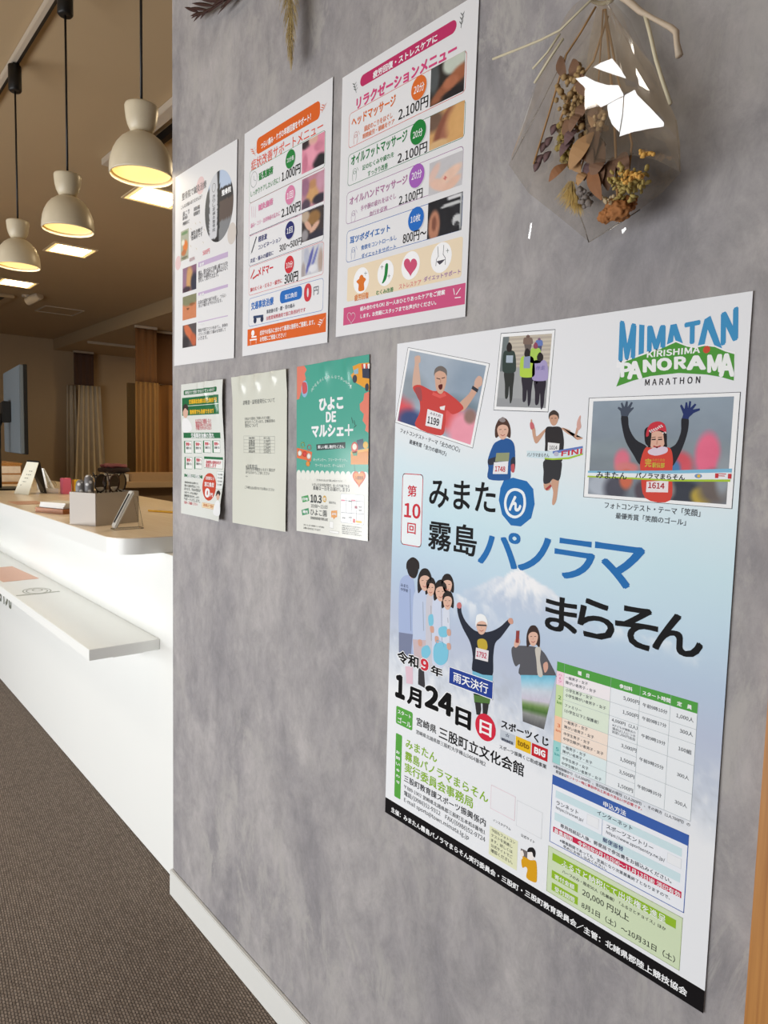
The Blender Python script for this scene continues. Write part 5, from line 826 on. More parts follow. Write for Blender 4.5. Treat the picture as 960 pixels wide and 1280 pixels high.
# ------------------------------------------------------------------ things on the countertop
ZT = 0.9001
M_boxg = mat('warm_grey_card', (192, 184, 176), 0.6, noise=0.02, nscale=20)
bx = empty('pen_box', (-2.135, 0.002, ZT), math.atan2(0.043, 0.093), 'open grey square box holding spectacles on the wood countertop', 'box')
w2, d2, h2 = 0.0513, 0.083, 0.0935
obj('box_floor', box(-w2 + .003, w2 - .003, -d2 + .003, d2 - .003, 0.0, 0.003), M_boxg, bx)
for x0, x1, y0, y1 in ((-w2, w2, -d2, -d2 + .003), (-w2, w2, d2 - .003, d2), (-w2, -w2 + .003, -d2 + .0031, d2 - .0031), (w2 - .003, w2, -d2 + .0031, d2 - .0031)): obj('side_panel', box(x0, x1, y0, y1, 0.0, h2, bev=0.0006), M_boxg, bx)
M_fr = [mat('black_spectacle_frame', (22, 18, 18), 0.25), mat('tortoise_frame', (70, 46, 34), 0.25, noise=0.4, nscale=120), mat('dark_brown_frame', (40, 28, 26), 0.25)]
M_lens = mat('spectacle_lens', (240, 244, 244), 0.02, trans=1.0)
def spectacles(x, y, rz, m, label, tilt=0.25):
    ro = empty('reading_glasses', (x, y, ZT + 0.004), rz, label, 'glasses', 'spectacles in the grey box'); ro.rotation_euler = (tilt, 0, rz)
    hh = 0.0
    for s in (-1, 1):                                                   # folded pair stood on end: rims one above the other
        c = (0, 0, 0.084 + s * 0.031)
        ring = [(c[0] + 0.021 * math.cos(t), c[1], c[2] + 0.026 * math.sin(t)) for t in [2 * math.pi * k / 20 for k in range(21)]]
        obj('rim', add_tube(bmesh.new(), ring, 0.0022, 6, False), m, ro, True)
        bm = bmesh.new(); bmesh.ops.create_circle(bm, cap_ends=True, segments=20, radius=1, matrix=Matrix.Translation(c) @ Matrix.Diagonal((0.0205, 1, 0.0255, 1)) @ Matrix.Rotation(math.pi / 2, 4, 'X')); obj('lens', bm, M_lens, ro)
        obj('temple_arm', add_tube(bmesh.new(), [(-.012 * s, 0.004, 0.084 + s * .054), (-.016 * s, 0.018, 0.084 + s * .05), (-.004 * s, 0.022, 0.084 - s * 0.03), (.012 * s, 0.02, 0.084 - s * .06)], 0.002, 6), m, ro, True)
    obj('bridge', add_tube(bmesh.new(), [(0.0, 0, 0.079), (0.006, 0, 0.084), (0.0, 0, 0.089)], 0.0022, 6), m, ro, True)
    return ro
ca, sa = math.cos(bx.rotation_euler.z), math.sin(bx.rotation_euler.z)
def inbox(u, v): return (bx.location.x + u * ca - v * sa, bx.location.y + u * sa + v * ca)
spectacles(*inbox(-.004, -.022), 2.0, M_fr[0], 'black reading glasses standing leftmost in the grey box', .1)
spectacles(*inbox(.004, .018), 2.1, M_fr[1], 'tortoiseshell reading glasses leaning in the middle of the grey box', .12)
spectacles(*inbox(-.002, .056), 2.15, M_fr[2], 'dark brown round reading glasses at the right end of the grey box', .08)
M_pouch = mat('grey_dotted_fabric', (128, 126, 128), 0.4, noise=0.0)
nt = M_pouch.node_tree; vo = nt.nodes.new('ShaderNodeTexVoronoi'); vo.inputs['Scale'].default_value = 70; tcn = nt.nodes.new('ShaderNodeTexCoord'); rp = nt.nodes.new('ShaderNodeValToRGB'); rp.color_ramp.elements[0].position = .25; rp.color_ramp.elements[0].color = lin4((226, 226, 228)); rp.color_ramp.elements[1].position = .4; rp.color_ramp.elements[1].color = lin4((118, 116, 118))
nt.links.new(tcn.outputs['Object'], vo.inputs['Vector']); nt.links.new(vo.outputs['Distance'], rp.inputs[0]); nt.links.new(rp.outputs[0], nt.nodes['Principled BSDF'].inputs['Base Color'])
for dx, h, u in ((-.062, .128, -.03), (-.048, .142, -.012)):
    x, y = inbox(u, dx); bm = add_lathe(bmesh.new(), [(0, 0.004), (.011, .005), (.013, .02), (.0135, h - .02), (.011, h - .006), (.006, h), (0, h)], 18)
    tag(obj('eyeglass_case', bm, M_pouch, None, True, (x, y, ZT)), ('short' if h < .13 else 'tall') + ' grey dotted slim case standing in the grey box', 'case', 'dotted cases in the grey box')
M_silver = mat('brushed_silver', (226, 224, 220), 0.3, metal=0.15, noise=0.05); M_acr = mat('clear_acrylic', (246, 248, 248), 0.03, trans=1.0)
st = empty('thermometer_stand', (-1.958, -0.026, ZT), 0.0, 'slim silver thermometer leaning in a clear stand on the counter corner', 'thermometer')
def rod(p0, p1, w, t, m, name, side=(0.82, 0.57, 0)):
    a, b = Vector(p0), Vector(p1); ax = (b - a).normalized(); s = Vector(side); s = (s - ax * s.dot(ax)).normalized(); n_ = ax.cross(s); L_ = (b - a).length
    bm = bmesh.new(); add_box(bm, -w / 2, w / 2, -t / 2, t / 2, 0, L_, bev=min(w, t) * .3)
    bm.transform(Matrix.Translation(a) @ Matrix((s, n_, ax)).transposed().to_4x4()); return obj(name, bm, m, st)
rod((0, -.008, 0.005), (-0.006, 0.046, 0.104), 0.018, 0.011, M_silver, 'body'); rod((0.007, -0.010, 0.02), (0.002, 0.034, 0.098), 0.004, 0.003, M_black, 'display_slot')
obj('stand_base', box(-.016, .016, -.012, .07, 0, .004, bev=.001), M_acr, st); rod((0, 0.068, 0.004), (-0.004, 0.053, 0.09), 0.014, 0.002, M_acr, 'stand_leg')
M_wtray = wood('red_brown_wood', (150, 92, 52), (178, 116, 70), (10, 60, 60))
tr = empty('cash_tray', (-2.52, -0.012, ZT), 0.38, 'reddish wooden tray under papers, behind the grey box', 'tray')
obj('tray_base', box(-.07, .07, -.05, .05, 0, .006, bev=.001), M_wtray, tr)
for a in ((-.07, .07, -.05, -.045), (-.07, .07, .045, .05), (-.07, -.065, -.0449, .0449), (.065, .07, -.0449, .0449)): obj('tray_rim', box(*a, .0061, .016, bev=.001), M_wtray, tr)
M_pap = mat('white_paper', (232, 230, 226), 0.7, noise=0.02, nscale=50)
for i in range(3): tag(obj('paper_pad', box(-.062 + .004 * i, .058, -.040, .040, 0, .006, bev=.0008, rz=.05 * i), M_pap, None, False, (-2.52, -0.012, ZT + 0.0165 + .0063 * i)), ('lowest', 'middle', 'top')[i] + ' white paper pad of the three on the wooden tray', 'paper', 'pads on the wooden tray').rotation_euler.z = .38
tag(obj('receipt_card', box(-.075, .075, -.05, .05, 0, .0012), mat('pinkish_card', (214, 168, 146), .5, noise=.05), None, False, (-2.95, -0.02, ZT)), 'pinkish brown card lying flat on the countertop before the calendar', 'card')
tag(obj('paper_slip', box(-.05, .05, -.035, .035, 0, .001), M_pap, None, False, (-2.86, 0.09, ZT)), 'white paper slip flat on the countertop behind the pink card', 'paper')
tag(obj('pencil', add_tube(bmesh.new(), [(-2.42, .245, ZT + .0042), (-2.375, .272, ZT + .0042), (-2.33, .299, ZT + .0042)], .0038, 6), mat('yellow_pencil', (226, 176, 50), .45, noise=.03)), 'yellow pencil lying at the back of the countertop beside the grey wall edge', 'pencil')
# desk calendar, a tent
cal = empty('desk_calendar', (-3.425, 0.118, ZT), 0, 'white-faced tent calendar with black back, standing on the countertop', 'calendar')
M_cal = mat('ivory_calendar_page', (240, 238, 222), 0.55, noise=0.01)
def panel(pts, m, name, root, th=.002):
    a = [Vector(p) for p in pts]; n_ = (a[1] - a[0]).cross(a[3] - a[0]).normalized() * th; bm = bmesh.new(); lo = [bm.verts.new(p) for p in a]; hi = [bm.verts.new(p + n_) for p in a]
    bm.faces.new(lo); bm.faces.new(hi)
    for i in range(4): bm.faces.new((lo[i], lo[(i + 1) % 4], hi[(i + 1) % 4], hi[i]))
    return obj(name, bm, m, root)
A0, A1, B0, B1, T0_, T1_ = Vector((-.057, -.064, 0)), Vector((.062, -.033, 0)), Vector((-.10, .055, 0)), Vector((-.017, .059, 0)), Vector((-.04, -.012, .143)), Vector((.03, .018, .141))
panel((A0, A1, T1_, T0_), M_cal, 'page', cal); panel((B1 + Vector((.0, 0, 0)), B0, T0_ + Vector((0, .004, 0)), T1_ + Vector((0, .004, 0))), M_black, 'back_board', cal)
obj('binding', add_tube(bmesh.new(), [T0_ + Vector((0, 0, .003)), T1_ + Vector((0, 0, .003))], .004, 8), M_black, cal)
bm = bmesh.new(); nrm = (A1 - A0).cross(T0_ - A0).normalized()
for i in range(7):
    for k in range(2 if i == 0 else 5):
        s0, s1 = .14 + .15 * k, .14 + .15 * k + (.18 if i == 0 else .1); t0 = .82 - .11 * i
        q = [A0.lerp(A1, s).lerp(T0_.lerp(T1_, s), t) + nrm * (.0008 if nrm.y > 0 else -.0008) + Vector((0, -.0006, 0)) for s, t in ((s0, t0), (s1, t0), (s1, t0 + .022), (s0, t0 + .022))]
        bm.faces.new([bm.verts.new(x) for x in q])
obj('page_print', bm, M_let, cal)
# staff-side bits beyond
M_pink, M_yel = mat('pink_card', (226, 110, 140), .5, noise=.03), mat('yellow_card', (232, 196, 50), .5, noise=.03)
sh = tag(obj('staff_desk', box(-6.4, -3.0, 0.335, 0.86, 0.80, 0.83, bev=.002), M_ctop), 'lower wood-topped staff desk hidden behind the counter', 'desk')
for x in (-6.3, -3.15):
    obj('leg', box(x, x + .04, .36, .84, 0.001, .7995), M_base, sh)
tag(obj('sticky_note_pad', box(-.022, .022, -.018, .018, 0, .072, bev=.002), M_pink, None, False, (-3.40, 0.248, ZT)), 'pink memo block standing behind the calendar', 'memo block')
tag(obj('sticky_note_pad', box(-.02, .02, -.016, .016, 0, .064, bev=.002), M_yel, None, False, (-3.40, 0.296, ZT)), 'yellow memo block beside the pink one', 'memo block')
tp = empty('tape_dispenser', (-3.46, 0.205, ZT), 1.2, 'white tape dispenser left of the pink memo block', 'tape dispenser')
obj('body', box(-.035, .035, -.014, .014, 0, .022, bev=.007), M_white, tp); bm = add_lathe(bmesh.new(), [(.010, -.006), (.019, -.006), (.019, .006), (.010, .006)], 24, closed=True); bm.transform(Matrix.Translation((0, 0, .0375)) @ Matrix.Rotation(math.pi / 2, 4, 'X')); obj('tape_roll', bm, M_acr, tp)
cs = empty('card_stand', (-3.72, 0.235, ZT), 0, 'small white leaning card stand behind the black calendar back', 'card stand')
panel(((-.02, -.02, 0), (.035, .015, 0), (.02, -.003, .105), (-.02, -.03, .105)), M_white, 'front_card', cs); panel(((.035, .045, 0), (-.02, .015, 0), (-.02, -.028, .104), (.02, -.001, .104)), M_white, 'back_card', cs)
fb = empty('drawer_organiser', (-4.35, 0.13, .9001), 0, 'low orange-topped wooden organiser at the left picture edge on the counter', 'organiser')
M_orw = wood('orange_wood', (176, 122, 62), (204, 148, 82), (8, 40, 40))
obj('case', box(-.3, .1, -.12, .13, 0.0, .105, bev=.002), M_orw, fb); obj('lid', box(-.305, .105, -.125, .135, .1051, .113, bev=.002), M_orw, fb)
for k in range(2): obj('drawer', box(.1001, .104, -.115, .125, .012 + .046 * k, .05 + .046 * k, bev=.001), M_ctop, fb)
# monitor
mo = empty('computer_monitor', (-3.72, 0.118, .8999), 0, 'slim computer monitor seen edge-on from behind, above the counter', 'monitor')
M_mb = mat('grey_monitor_back', (104, 112, 118), 0.45, noise=0.02)
def mon(x0, x1, y0, y1, z0, z1, bev, m, name): 
    bm = box(x0, x1, y0, y1, z0, z1, bev=bev); bm.transform(Matrix.Rotation(math.radians(-5.2), 4, 'Z')); return obj(name, bm, m, mo)
mon(-.30, .245, -.014, .004, .178, .57, .003, M_mb, 'back_shell'); mon(-.302, .247, .0042, .018, .174, .573, .002, M_black, 'screen_bezel'); mon(-.29, .235, .0182, .0188, .2, .565, 0, M_black, 'screen')
mon(-.13, -.03, -.05, -.0142, .32, .42, .004, M_black, 'mount_plate'); bm = add_tube(bmesh.new(), [(-.08, -.04, .36), (-.085, -.06, .30), (-.09, -.06, .002)], .014, 12); obj('stand_post', bm, M_black, mo, True); mon(-.2, .02, -.13, .02, .0005, .008, .002, M_black, 'stand_foot')
# ------------------------------------------------------------------ pendant lamps and ceiling fittings
M_shade = mat('cream_enamel', (216, 203, 176), 0.38, noise=0.01); M_dif = mat('glowing_diffuser', (255, 236, 190), 0.5, emis=(255, 208, 112), es=1.0)
M_rail = mat('cream_track', (200, 186, 168), 0.5, noise=0.02)
tk = empty('light_track', (-2.6, -0.037, 2.4998), 0, 'cream ceiling track with dark slot carrying the pendant lamps', 'light track')
obj('rail', box(-3.0, 1.6, -.013, .013, -.02, 0, bev=.002), M_rail, tk); obj('slot', box(-2.98, 1.58, .003, .0125, -.0212, -.0201), M_black, tk)
def pendant(x, label):
    ro = empty('pendant_lamp', (x, -0.037, 1.772), 0, label, 'pendant lamp', 'cream pendant lamps over the counter')
    pr = [(.0735, 0), (.074, .003), (.0735, .018), (.071, .036), (.066, .052), (.058, .068), (.047, .082), (.034, .092), (.024, .0965), (.022, .0975)]
    obj('shade', add_lathe(bmesh.new(), pr + [(.020, .0955)] + [(r_ - .0022, z - .0018) for r_, z in pr[-2::-1]], 48, closed=True), M_shade, ro, True)
    cp = [(.0215, .0978), (.0275, .106), (.0325, .117), (.0358, .131), (.0378, .147), (.0384, .157), (.037, .161), (.006, .1635), (0, .1635)]
    obj('upper_cup', add_lathe(bmesh.new(), [(0, .0978)] + cp, 40), M_shade, ro, True)
    obj('diffuser', add_lathe(bmesh.new(), [(0, .0075), (.0665, .0075), (.0665, .0105), (0, .0105)], 40), M_dif, ro)
    obj('cord', add_tube(bmesh.new(), [(0, 0, .1637), (0, 0, .63)], .0032, 10), M_black, ro, True)
    l = bpy.data.lights.new('pendant_bulb', 'AREA'); l.shape = 'DISK'; l.size = .12; l.energy = .6; l.color = (1.0, 0.86, 0.64); lo_ = bpy.data.objects.new('pendant_bulb', l); COL.objects.link(lo_); lo_.parent = ro; lo_.location = (0, 0, .006)
    obj('ceiling_socket', add_lathe(bmesh.new(), [(0, .612), (.018, .612), (.022, .617), (.022, .7), (0, .7)], 20), M_black, ro, True)
    obj('track_adapter', box(-.012, .012, -.008, .014, .7001, .7065), M_black, ro)
pendant(-1.737, 'nearest cream pendant lamp, overlapped by the grey wall edge'); pendant(-2.323, 'middle cream pendant lamp of the three'); pendant(-2.93, 'furthest cream pendant lamp, cut by the left picture edge')
M_panel = mat('warm_light_panel', (255, 250, 235), 0.5, emis=(255, 226, 168), es=26.0); M_edge = mat('warm_panel_edge', (255, 240, 205), 0.5, emis=(255, 214, 136), es=1.0); M_frame = mat('light_frame', (236, 214, 176), 0.5, noise=.01)
for (x, y, lb) in ((-3.965, 0.91, 'nearest square recessed ceiling light, below the first pendant lamp'), (-5.48, 0.888, 'square recessed ceiling light below the middle pendant lamp'), (-6.96, 0.864, 'furthest square recessed ceiling light at the left picture edge')):
    ro = empty('ceiling_light', (x, y, 2.4999), 0, lb, 'ceiling light', 'square ceiling lights'); h = .148
    for a in ((-h, h, -h, -h + .012), (-h, h, h - .012, h), (-h, -h + .012, -h + .0121, h - .0121), (h - .012, h, -h + .0121, h - .0121)): obj('frame', box(*a, -.006, 0), M_frame, ro)
    obj('light_panel', box(-h + .0362, h - .0362, -h + .0362, h - .0362, -.0042, -.001), M_panel, ro)
    for a in ((-h + .0122, h - .0122, -h + .0122, -h + .036), (-h + .0122, h - .0122, h - .036, h - .0122), (-h + .0122, -h + .036, -h + .0361, h - .0361), (h - .036, h - .0122, -h + .0361, h - .0361)): obj('panel_edge', box(*a, -.004, -.001), M_edge, ro)
tk = empty('light_track', (-3.4, 0.55, 2.4998), 0, 'short white ceiling channel with a black rail behind the nearest pendant lamp', 'light track')
obj('channel', box(-.24, 1.75, -.05, .0, -.03, 0, bev=.002), M_rail, tk); obj('rail', box(-.02, 1.75, .045, .075, -.035, 0, bev=.002), M_blackm, tk); obj('rail_strip', box(-.05, 1.75, .0755, .09, -.02, 0, bev=.001), M_rail, tk)
bm = add_lathe(bmesh.new(), [(0, 0), (.032, 0), (.032, .11), (0, .11)], 18); bm.transform(Matrix.Translation((.17, .03, -.14)) @ Matrix.Rotation(1.0, 4, 'Y')); obj('spotlight_head', bm, M_black, tk)
ac = empty('ceiling_air_conditioner', (-7.95, 0.62, 2.4998), 0, 'flush ceiling air conditioner with dark slot at the left picture edge', 'air conditioner')
obj('panel', box(-.42, .42, -.42, .36, -.03, 0, bev=.006), M_ceil, ac); obj('grille', box(-.25, .25, -.25, .2, -.034, -.0301), mat('dark_grille', (70, 52, 38), .6, noise=.1, nscale=90), ac)
for k in (0, 1): obj('air_slot', box(-.38, .38, -.36 + .6 * k, -.32 + .6 * k, -.0315, -.0301), M_black, ac)
sp = empty('spotlight', (-7.45, 1.06, 2.4998), .5, 'small white tilted spotlight on the far ceiling', 'spotlight'); obj('base', add_lathe(bmesh.new(), [(0, -.02), (.04, -.02), (.04, 0), (0, 0)], 20), M_rail, sp); bm = add_lathe(bmesh.new(), [(0, 0), (.04, 0), (.04, .16), (0, .16)], 20); bm.transform(Matrix.Translation((.02, 0, -.06)) @ Matrix.Rotation(1.25, 4, 'Y')); obj('head', bm, M_rail, sp)
ht = empty('ceiling_hatch', (-8.05, 1.52, 2.4998), 0, 'thin-framed square access hatch flush in the far ceiling', 'hatch'); obj('lid', box(-.18, .18, -.17, .17, -.003, 0), M_ceil, ht)
for a in ((-.2, .2, -.19, -.178), (-.2, .2, .178, .19), (-.2, -.188, -.1779, .1779), (.188, .2, -.1779, .1779)): obj('frame', box(*a, -.008, 0), M_rail, ht)
# ------------------------------------------------------------------ far room
M_mesh = mat('brown_curtain_mesh', (92, 68, 58), 0.9, noise=0.15, nscale=200); M_cur = mat('beige_curtain_cloth', (226, 212, 188), 0.9, noise=0.05, nscale=8); M_cur2 = mat('tan_curtain_cloth', (160, 122, 74), 0.9, noise=0.05, nscale=8)
def drape(x, y0, y1, z0, z1, amp, n, m, name, root, ph=0.0, flare=0.0, th=.004):
    N = n * 8; bm = bmesh.new(); rows_ = []
    for k in range(9):
        t = k / 8; z = z1 + (z0 - z1) * t; row = []
        for i in range(N + 1):
            s = i / N; yy = (y0 + y1) / 2 + (s - .5) * (y1 - y0) * (1 + flare * t); row.append((x + amp * math.sin(s * n * 6.283 + ph) * (.7 + .3 * t), yy + amp * .3 * math.cos(s * n * 12.6 + ph), z))
        rows_.append(row)
    f_ = [[bm.verts.new(p) for p in r_] for r_ in rows_]; b_ = [[bm.verts.new((p[0] - th, p[1], p[2])) for p in r_] for r_ in rows_]
    for k in range(8):
        for i in range(N): bm.faces.new((f_[k][i], f_[k][i + 1], f_[k + 1][i + 1], f_[k + 1][i])); bm.faces.new((b_[k][i], b_[k + 1][i], b_[k + 1][i + 1], b_[k][i + 1]))
        bm.faces.new((f_[k][0], f_[k + 1][0], b_[k + 1][0], b_[k][0])); bm.faces.new((f_[k][N], b_[k][N], b_[k + 1][N], f_[k + 1][N]))
    for i in range(N): bm.faces.new((f_[0][i], b_[0][i], b_[0][i + 1], f_[0][i + 1])); bm.faces.new((f_[8][i], f_[8][i + 1], b_[8][i + 1], b_[8][i]))
    return obj(name, bm, m, root, True)
def curtain(x, y0, y1, zt, zm, z0, m, label, mesh_m=None, fl=.2, cs_=.0, am=.035):
    ro = empty('cubicle_curtain', (x, (y0 + y1) / 2, 0), 0, label, 'curtain', 'cubicle curtains'); w = (y1 - y0) / 2
    if mesh_m: drape(0, -w, w, zm + .001, zt - .03, .008, 3, mesh_m, 'mesh_top', ro); obj('hook_strip', box(-.02, .02, -w, w, zt - .029, zt - .004), M_rail, ro)
    drape(0, -w * 1.05 + cs_, w * 1.12 + cs_, z0, zm, am, 5, m, 'cloth', ro, .6, fl); return ro
curtain(-10.15, 2.27, 2.53, 2.36, 1.90, .02, M_cur, 'gathered pale curtain with dark brown mesh top by the far wall', M_mesh, .7, .06)
ro = empty('cubicle_curtain', (-10.27, 2.255, 0), 0, 'narrow pale curtain strip left of the mesh-topped curtain', 'curtain', 'cubicle curtains'); drape(0, -.05, .07, .02, 1.9, .02, 2, M_cur, 'cloth', ro, 0, .5)
curtain(-7.45, 2.09, 2.32, 2.36, 1.78, .02, M_cur2, 'tan curtain with mesh top hanging nearest the grey wall edge', mat('tan_curtain_mesh', (120, 82, 48), .9, noise=.1, nscale=200), .0, 0, .016)
curtain(-7.62, 2.36, 3.1, 2.36, 1.78, .02, mat('dark_tan_cloth', (140, 96, 50), .9, noise=.05, nscale=8), 'darker tan curtain partly hidden by the grey wall edge', mat('dark_tan_mesh', (104, 70, 42), .9, noise=.1, nscale=200), .0)
pn = empty('partition_panel', (-8.2, 2.37, 0), 0, 'narrow olive brown partition panel left of the tan curtain', 'partition'); obj('board', box(-.02, .02, -.09, .09, .02, 1.82, bev=.003), mat('olive_board', (136, 108, 66), .8, noise=.05), pn); obj('foot', box(-.12, .12, -.09, .09, .0005, .0195), M_ctop, pn)
cr = tag(obj('curtain_rail', box(-9.1, -9.06, 2.12, 5.6, 2.33, 2.3595, bev=.003), M_rail), 'white curtain rail under the dropped far ceiling', 'curtain rail')
dk = empty('back_desk', (-4.9, 1.6, 0), 0, 'beige back desk with thick top in the room behind the counter', 'desk')
M_desk = mat('beige_desk', (196, 170, 138), .6, noise=.02, nscale=10)
obj('desktop', box(-.3, .3, -.70, .9, .845, .885, bev=.003), M_desk, dk); obj('front_panel', box(.2, .225, -.66, .86, .002, .8445), mat('brown_desk_panel', (150, 124, 96), .7, noise=.03), dk)
for y in (-.66, .83): obj('side_panel', box(-.27, .1995, y, y + .03, .002, .8445), M_desk, dk)
cb = empty('cardboard_tray', (-4.78, 1.42, .8852), 0, 'shallow beige cardboard tray on the back desk', 'tray'); M_cb = mat('cardboard', (190, 160, 126), .8, noise=.04)
obj('tray_base', box(-.12, .16, -.42, .42, 0, .005), M_cb, cb)
for a in ((-.12, .16, -.42, -.415), (-.12, .16, .415, .42), (-.12, -.115, -.4149, .4149), (.155, .16, -.4149, .4149)): obj('tray_rim', box(*a, .0051, .052), M_cb, cb)
for i in range(2): tag(obj('paper_stack', box(-.1, .1, -.045, .05, 0, .024, bev=.001), M_pap, None, False, (-4.75, .943, .8852 + .0243 * i)), ('lower', 'upper')[i] + ' white paper stack under the dark cloth bag', 'paper stack', 'papers on the back desk')
bg = empty('cloth_pouch', (-4.75, .93, .934), 0, 'soft dark pouch with dusky pink top on the paper stack', 'pouch')
def pillow(sx, sy, sz, m, name, z):
    bm = bmesh.new(); bmesh.ops.create_uvsphere(bm, u_segments=24, v_segments=14, radius=1)
    for v in bm.verts: q = v.co; v.co = Vector((math.copysign(abs(q.x) ** .7, q.x) * sx, math.copysign(abs(q.y) ** .7, q.y) * sy, (math.copysign(abs(q.z) ** .8, q.z)) * sz + z + .004 * math.sin(9 * q.x + 7 * q.y)))
    return obj(name, bm, m, bg, True)
pillow(.09, .095, .02, mat('black_cloth', (40, 26, 30), .8, noise=.1), 'pouch_body', .024); pillow(.08, .08, .014, mat('dusky_pink_cloth', (130, 74, 84), .8, noise=.1), 'pouch_flap', .05)
# ------------------------------------------------------------------ dried flowers on the wall
def W3(p, y): return Vector(at(p, y))
def cello(name='clear_cellophane', add=0.06, haze=.09):
    m, nt, b, N, lk = node_mat(name); out = nt.nodes['Material Output']; nt.nodes.remove(b)
    tr_, gl, df = N('BsdfTransparent'), N('BsdfGlossy'), N('BsdfDiffuse'); tr_.inputs[0].default_value = (0.93, 0.91, 0.875, 1); gl.inputs['Roughness'].default_value = 0.05; gl.inputs['Color'].default_value = (1, 1, 1, 1); df.inputs[0].default_value = (0.44, 0.36, 0.28, 1)
    fr = N('Fresnel'); fr.inputs[0].default_value = 1.32; ad = N('Math'); ad.operation = 'ADD'; ad.inputs[1].default_value = add; lk(fr.outputs[0], ad.inputs[0])
    nz_ = N('TexNoise'); nz_.inputs['Scale'].default_value = 14; tc = N('TexCoord'); lk(tc.outputs['Object'], nz_.inputs['Vector']); bp = N('Bump'); bp.inputs['Strength'].default_value = .15; bp.inputs['Distance'].default_value = .004; lk(nz_.outputs[0], bp.inputs['Height']); lk(bp.outputs[0], gl.inputs['Normal'])
    m1, m2 = N('MixShader'), N('MixShader'); m1.inputs[0].default_value = haze; lk(tr_.outputs[0], m1.inputs[1]); lk(df.outputs[0], m1.inputs[2]); lk(ad.outputs[0], m2.inputs[0]); lk(m1.outputs[0], m2.inputs[1]); lk(gl.outputs[0], m2.inputs[2]); lk(m2.outputs[0], out.inputs[0]); return m
M_cello = cello(); M_cello2 = cello('doubled_cellophane', 0.13, .14)
M_raf = mat('pale_raffia', (206, 196, 168), .7, noise=.1, nscale=80); M_raf2 = mat('beige_paper_ribbon', (196, 178, 156), .6, noise=.06, nscale=60)
kn = W3((752, -14), -.035)
bq = empty('dried_flower_bouquet', kn, 0, 'dried flower bouquet wrapped in shiny clear cellophane, hung upside down above the big poster', 'bouquet')
def put(name, bm, m, smooth=True, label=None):
    bm.transform(Matrix.Translation(-kn)); o = obj(name, bm, m, bq, smooth)
    if label: o['label'] = label
    return o
def fan(edge, y0, y1, seedv, nt_=7):                                    # film gathered at the knot, spreading to an outer edge
    g = random.Random(seedv); bm = bmesh.new(); E_n = len(edge); rows_ = []
    for i, p in enumerate(edge):
        e = W3(p, y1 + g.uniform(-.003, .003)); row = []
        for k in range(nt_ + 1):
            t = k / nt_; q = kn.lerp(e, t) + Vector((0, -.010 * math.sin(t * 3.14) * 1.0, 0)); q.y += (y0 - kn.y) * math.sin(t * 3.14) * .3
            if 0 < k: q += Vector((g.uniform(-1, 1), g.uniform(-1, 1) * .4, g.uniform(-1, 1))) * .0018 * max(0, t - .35)
            row.append(bm.verts.new(q))
        rows_.append(row)
    for a, b in zip(rows_, rows_[1:]):
        for k in range(nt_):
            bm.faces.new((a[k], a[k + 1], b[k + 1])); bm.faces.new((a[k], b[k + 1], b[k]))
    return bm
put('cellophane_wrap', fan([(700, 30), (672, 95), (636, 205), (662, 240), (700, 272), (736, 303), (770, 282), (800, 262), (828, 240), (850, 215), (850, 180), (846, 150), (815, 85), (790, 25)], -.03, -.034, 3), M_cello, False, 'back sheet of clear film')
def patch(bm, pts, y, dn=(0, 0, 0), keep=None):                         # a crease facet turned towards the window
    c = W3((sum(p[0] for p in pts) / len(pts), sum(p[1] for p in pts) / len(pts)), y); v = (Vector(CAMP) - c).normalized(); l = (Vector((-2.3 + dn[0], -2.7, .64 + dn[1])) - c).normalized(); n_ = (v + l).normalized()
    vs = []
    for p in pts:
        d_ = Vector(tuple(ray(p))); t = (c - Vector(CAMP)).dot(n_) / d_.dot(n_); vs.append(bm.verts.new(Vector(CAMP) + d_ * t))
    bm.faces.new(vs); return vs
Z2 = crop(600, 0, 2.667)
bm = fan([(733, 204), (762, 200), (790, 193), (820, 200), (851, 216), (850, 180), (846, 150), (818, 85)], -.05, -.062, 11)
patch(bm, [Z2(*q) for q in ((378, 224), (405, 208), (440, 195), (465, 225), (488, 262), (450, 250), (415, 238))], -.082)
patch(bm, [Z2(*q) for q in ((318, 262), (352, 254), (385, 272), (425, 284), (462, 284), (480, 318), (452, 332), (424, 348), (402, 358), (370, 320), (346, 288))], -.086, (.3, 0))
patch(bm, [Z2(*q) for q in ((424, 350), (452, 334), (478, 322), (474, 380), (464, 440), (440, 415), (428, 384))], -.088, (-.3, -.05))
patch(bm, [Z2(*q) for q in ((482, 318), (516, 299), (524, 316), (570, 362), (613, 408), (612, 422), (560, 430), (510, 440), (465, 455), (476, 390))], -.086, (0, .05))
patch(bm, [Z2(*q) for q in ((472, 766), (486, 757), (488, 764), (474, 780))], -.03); patch(bm, [Z2(*q) for q in ((160, 795), (168, 745), (174, 742), (166, 797))], -.03)
put('cellophane_wrap', bm, M_cello2, False, 'creased shiny front sheet of clear film')
bm = bmesh.new()
for a, b in (((708, 66), (640, 200)), ((735, 203), (792, 192)), ((762, 145), (735, 203)), ((850, 215), (845, 150)), ((736, 303), (722, 262)), ((736, 303), (800, 262))): add_tube(bm, [W3(a, -.03), W3(((a[0] + b[0]) / 2 + 1, (a[1] + b[1]) / 2), -.033), W3(b, -.03)], .0006, 5)
put('cellophane_edge', bm, M_cello, True)
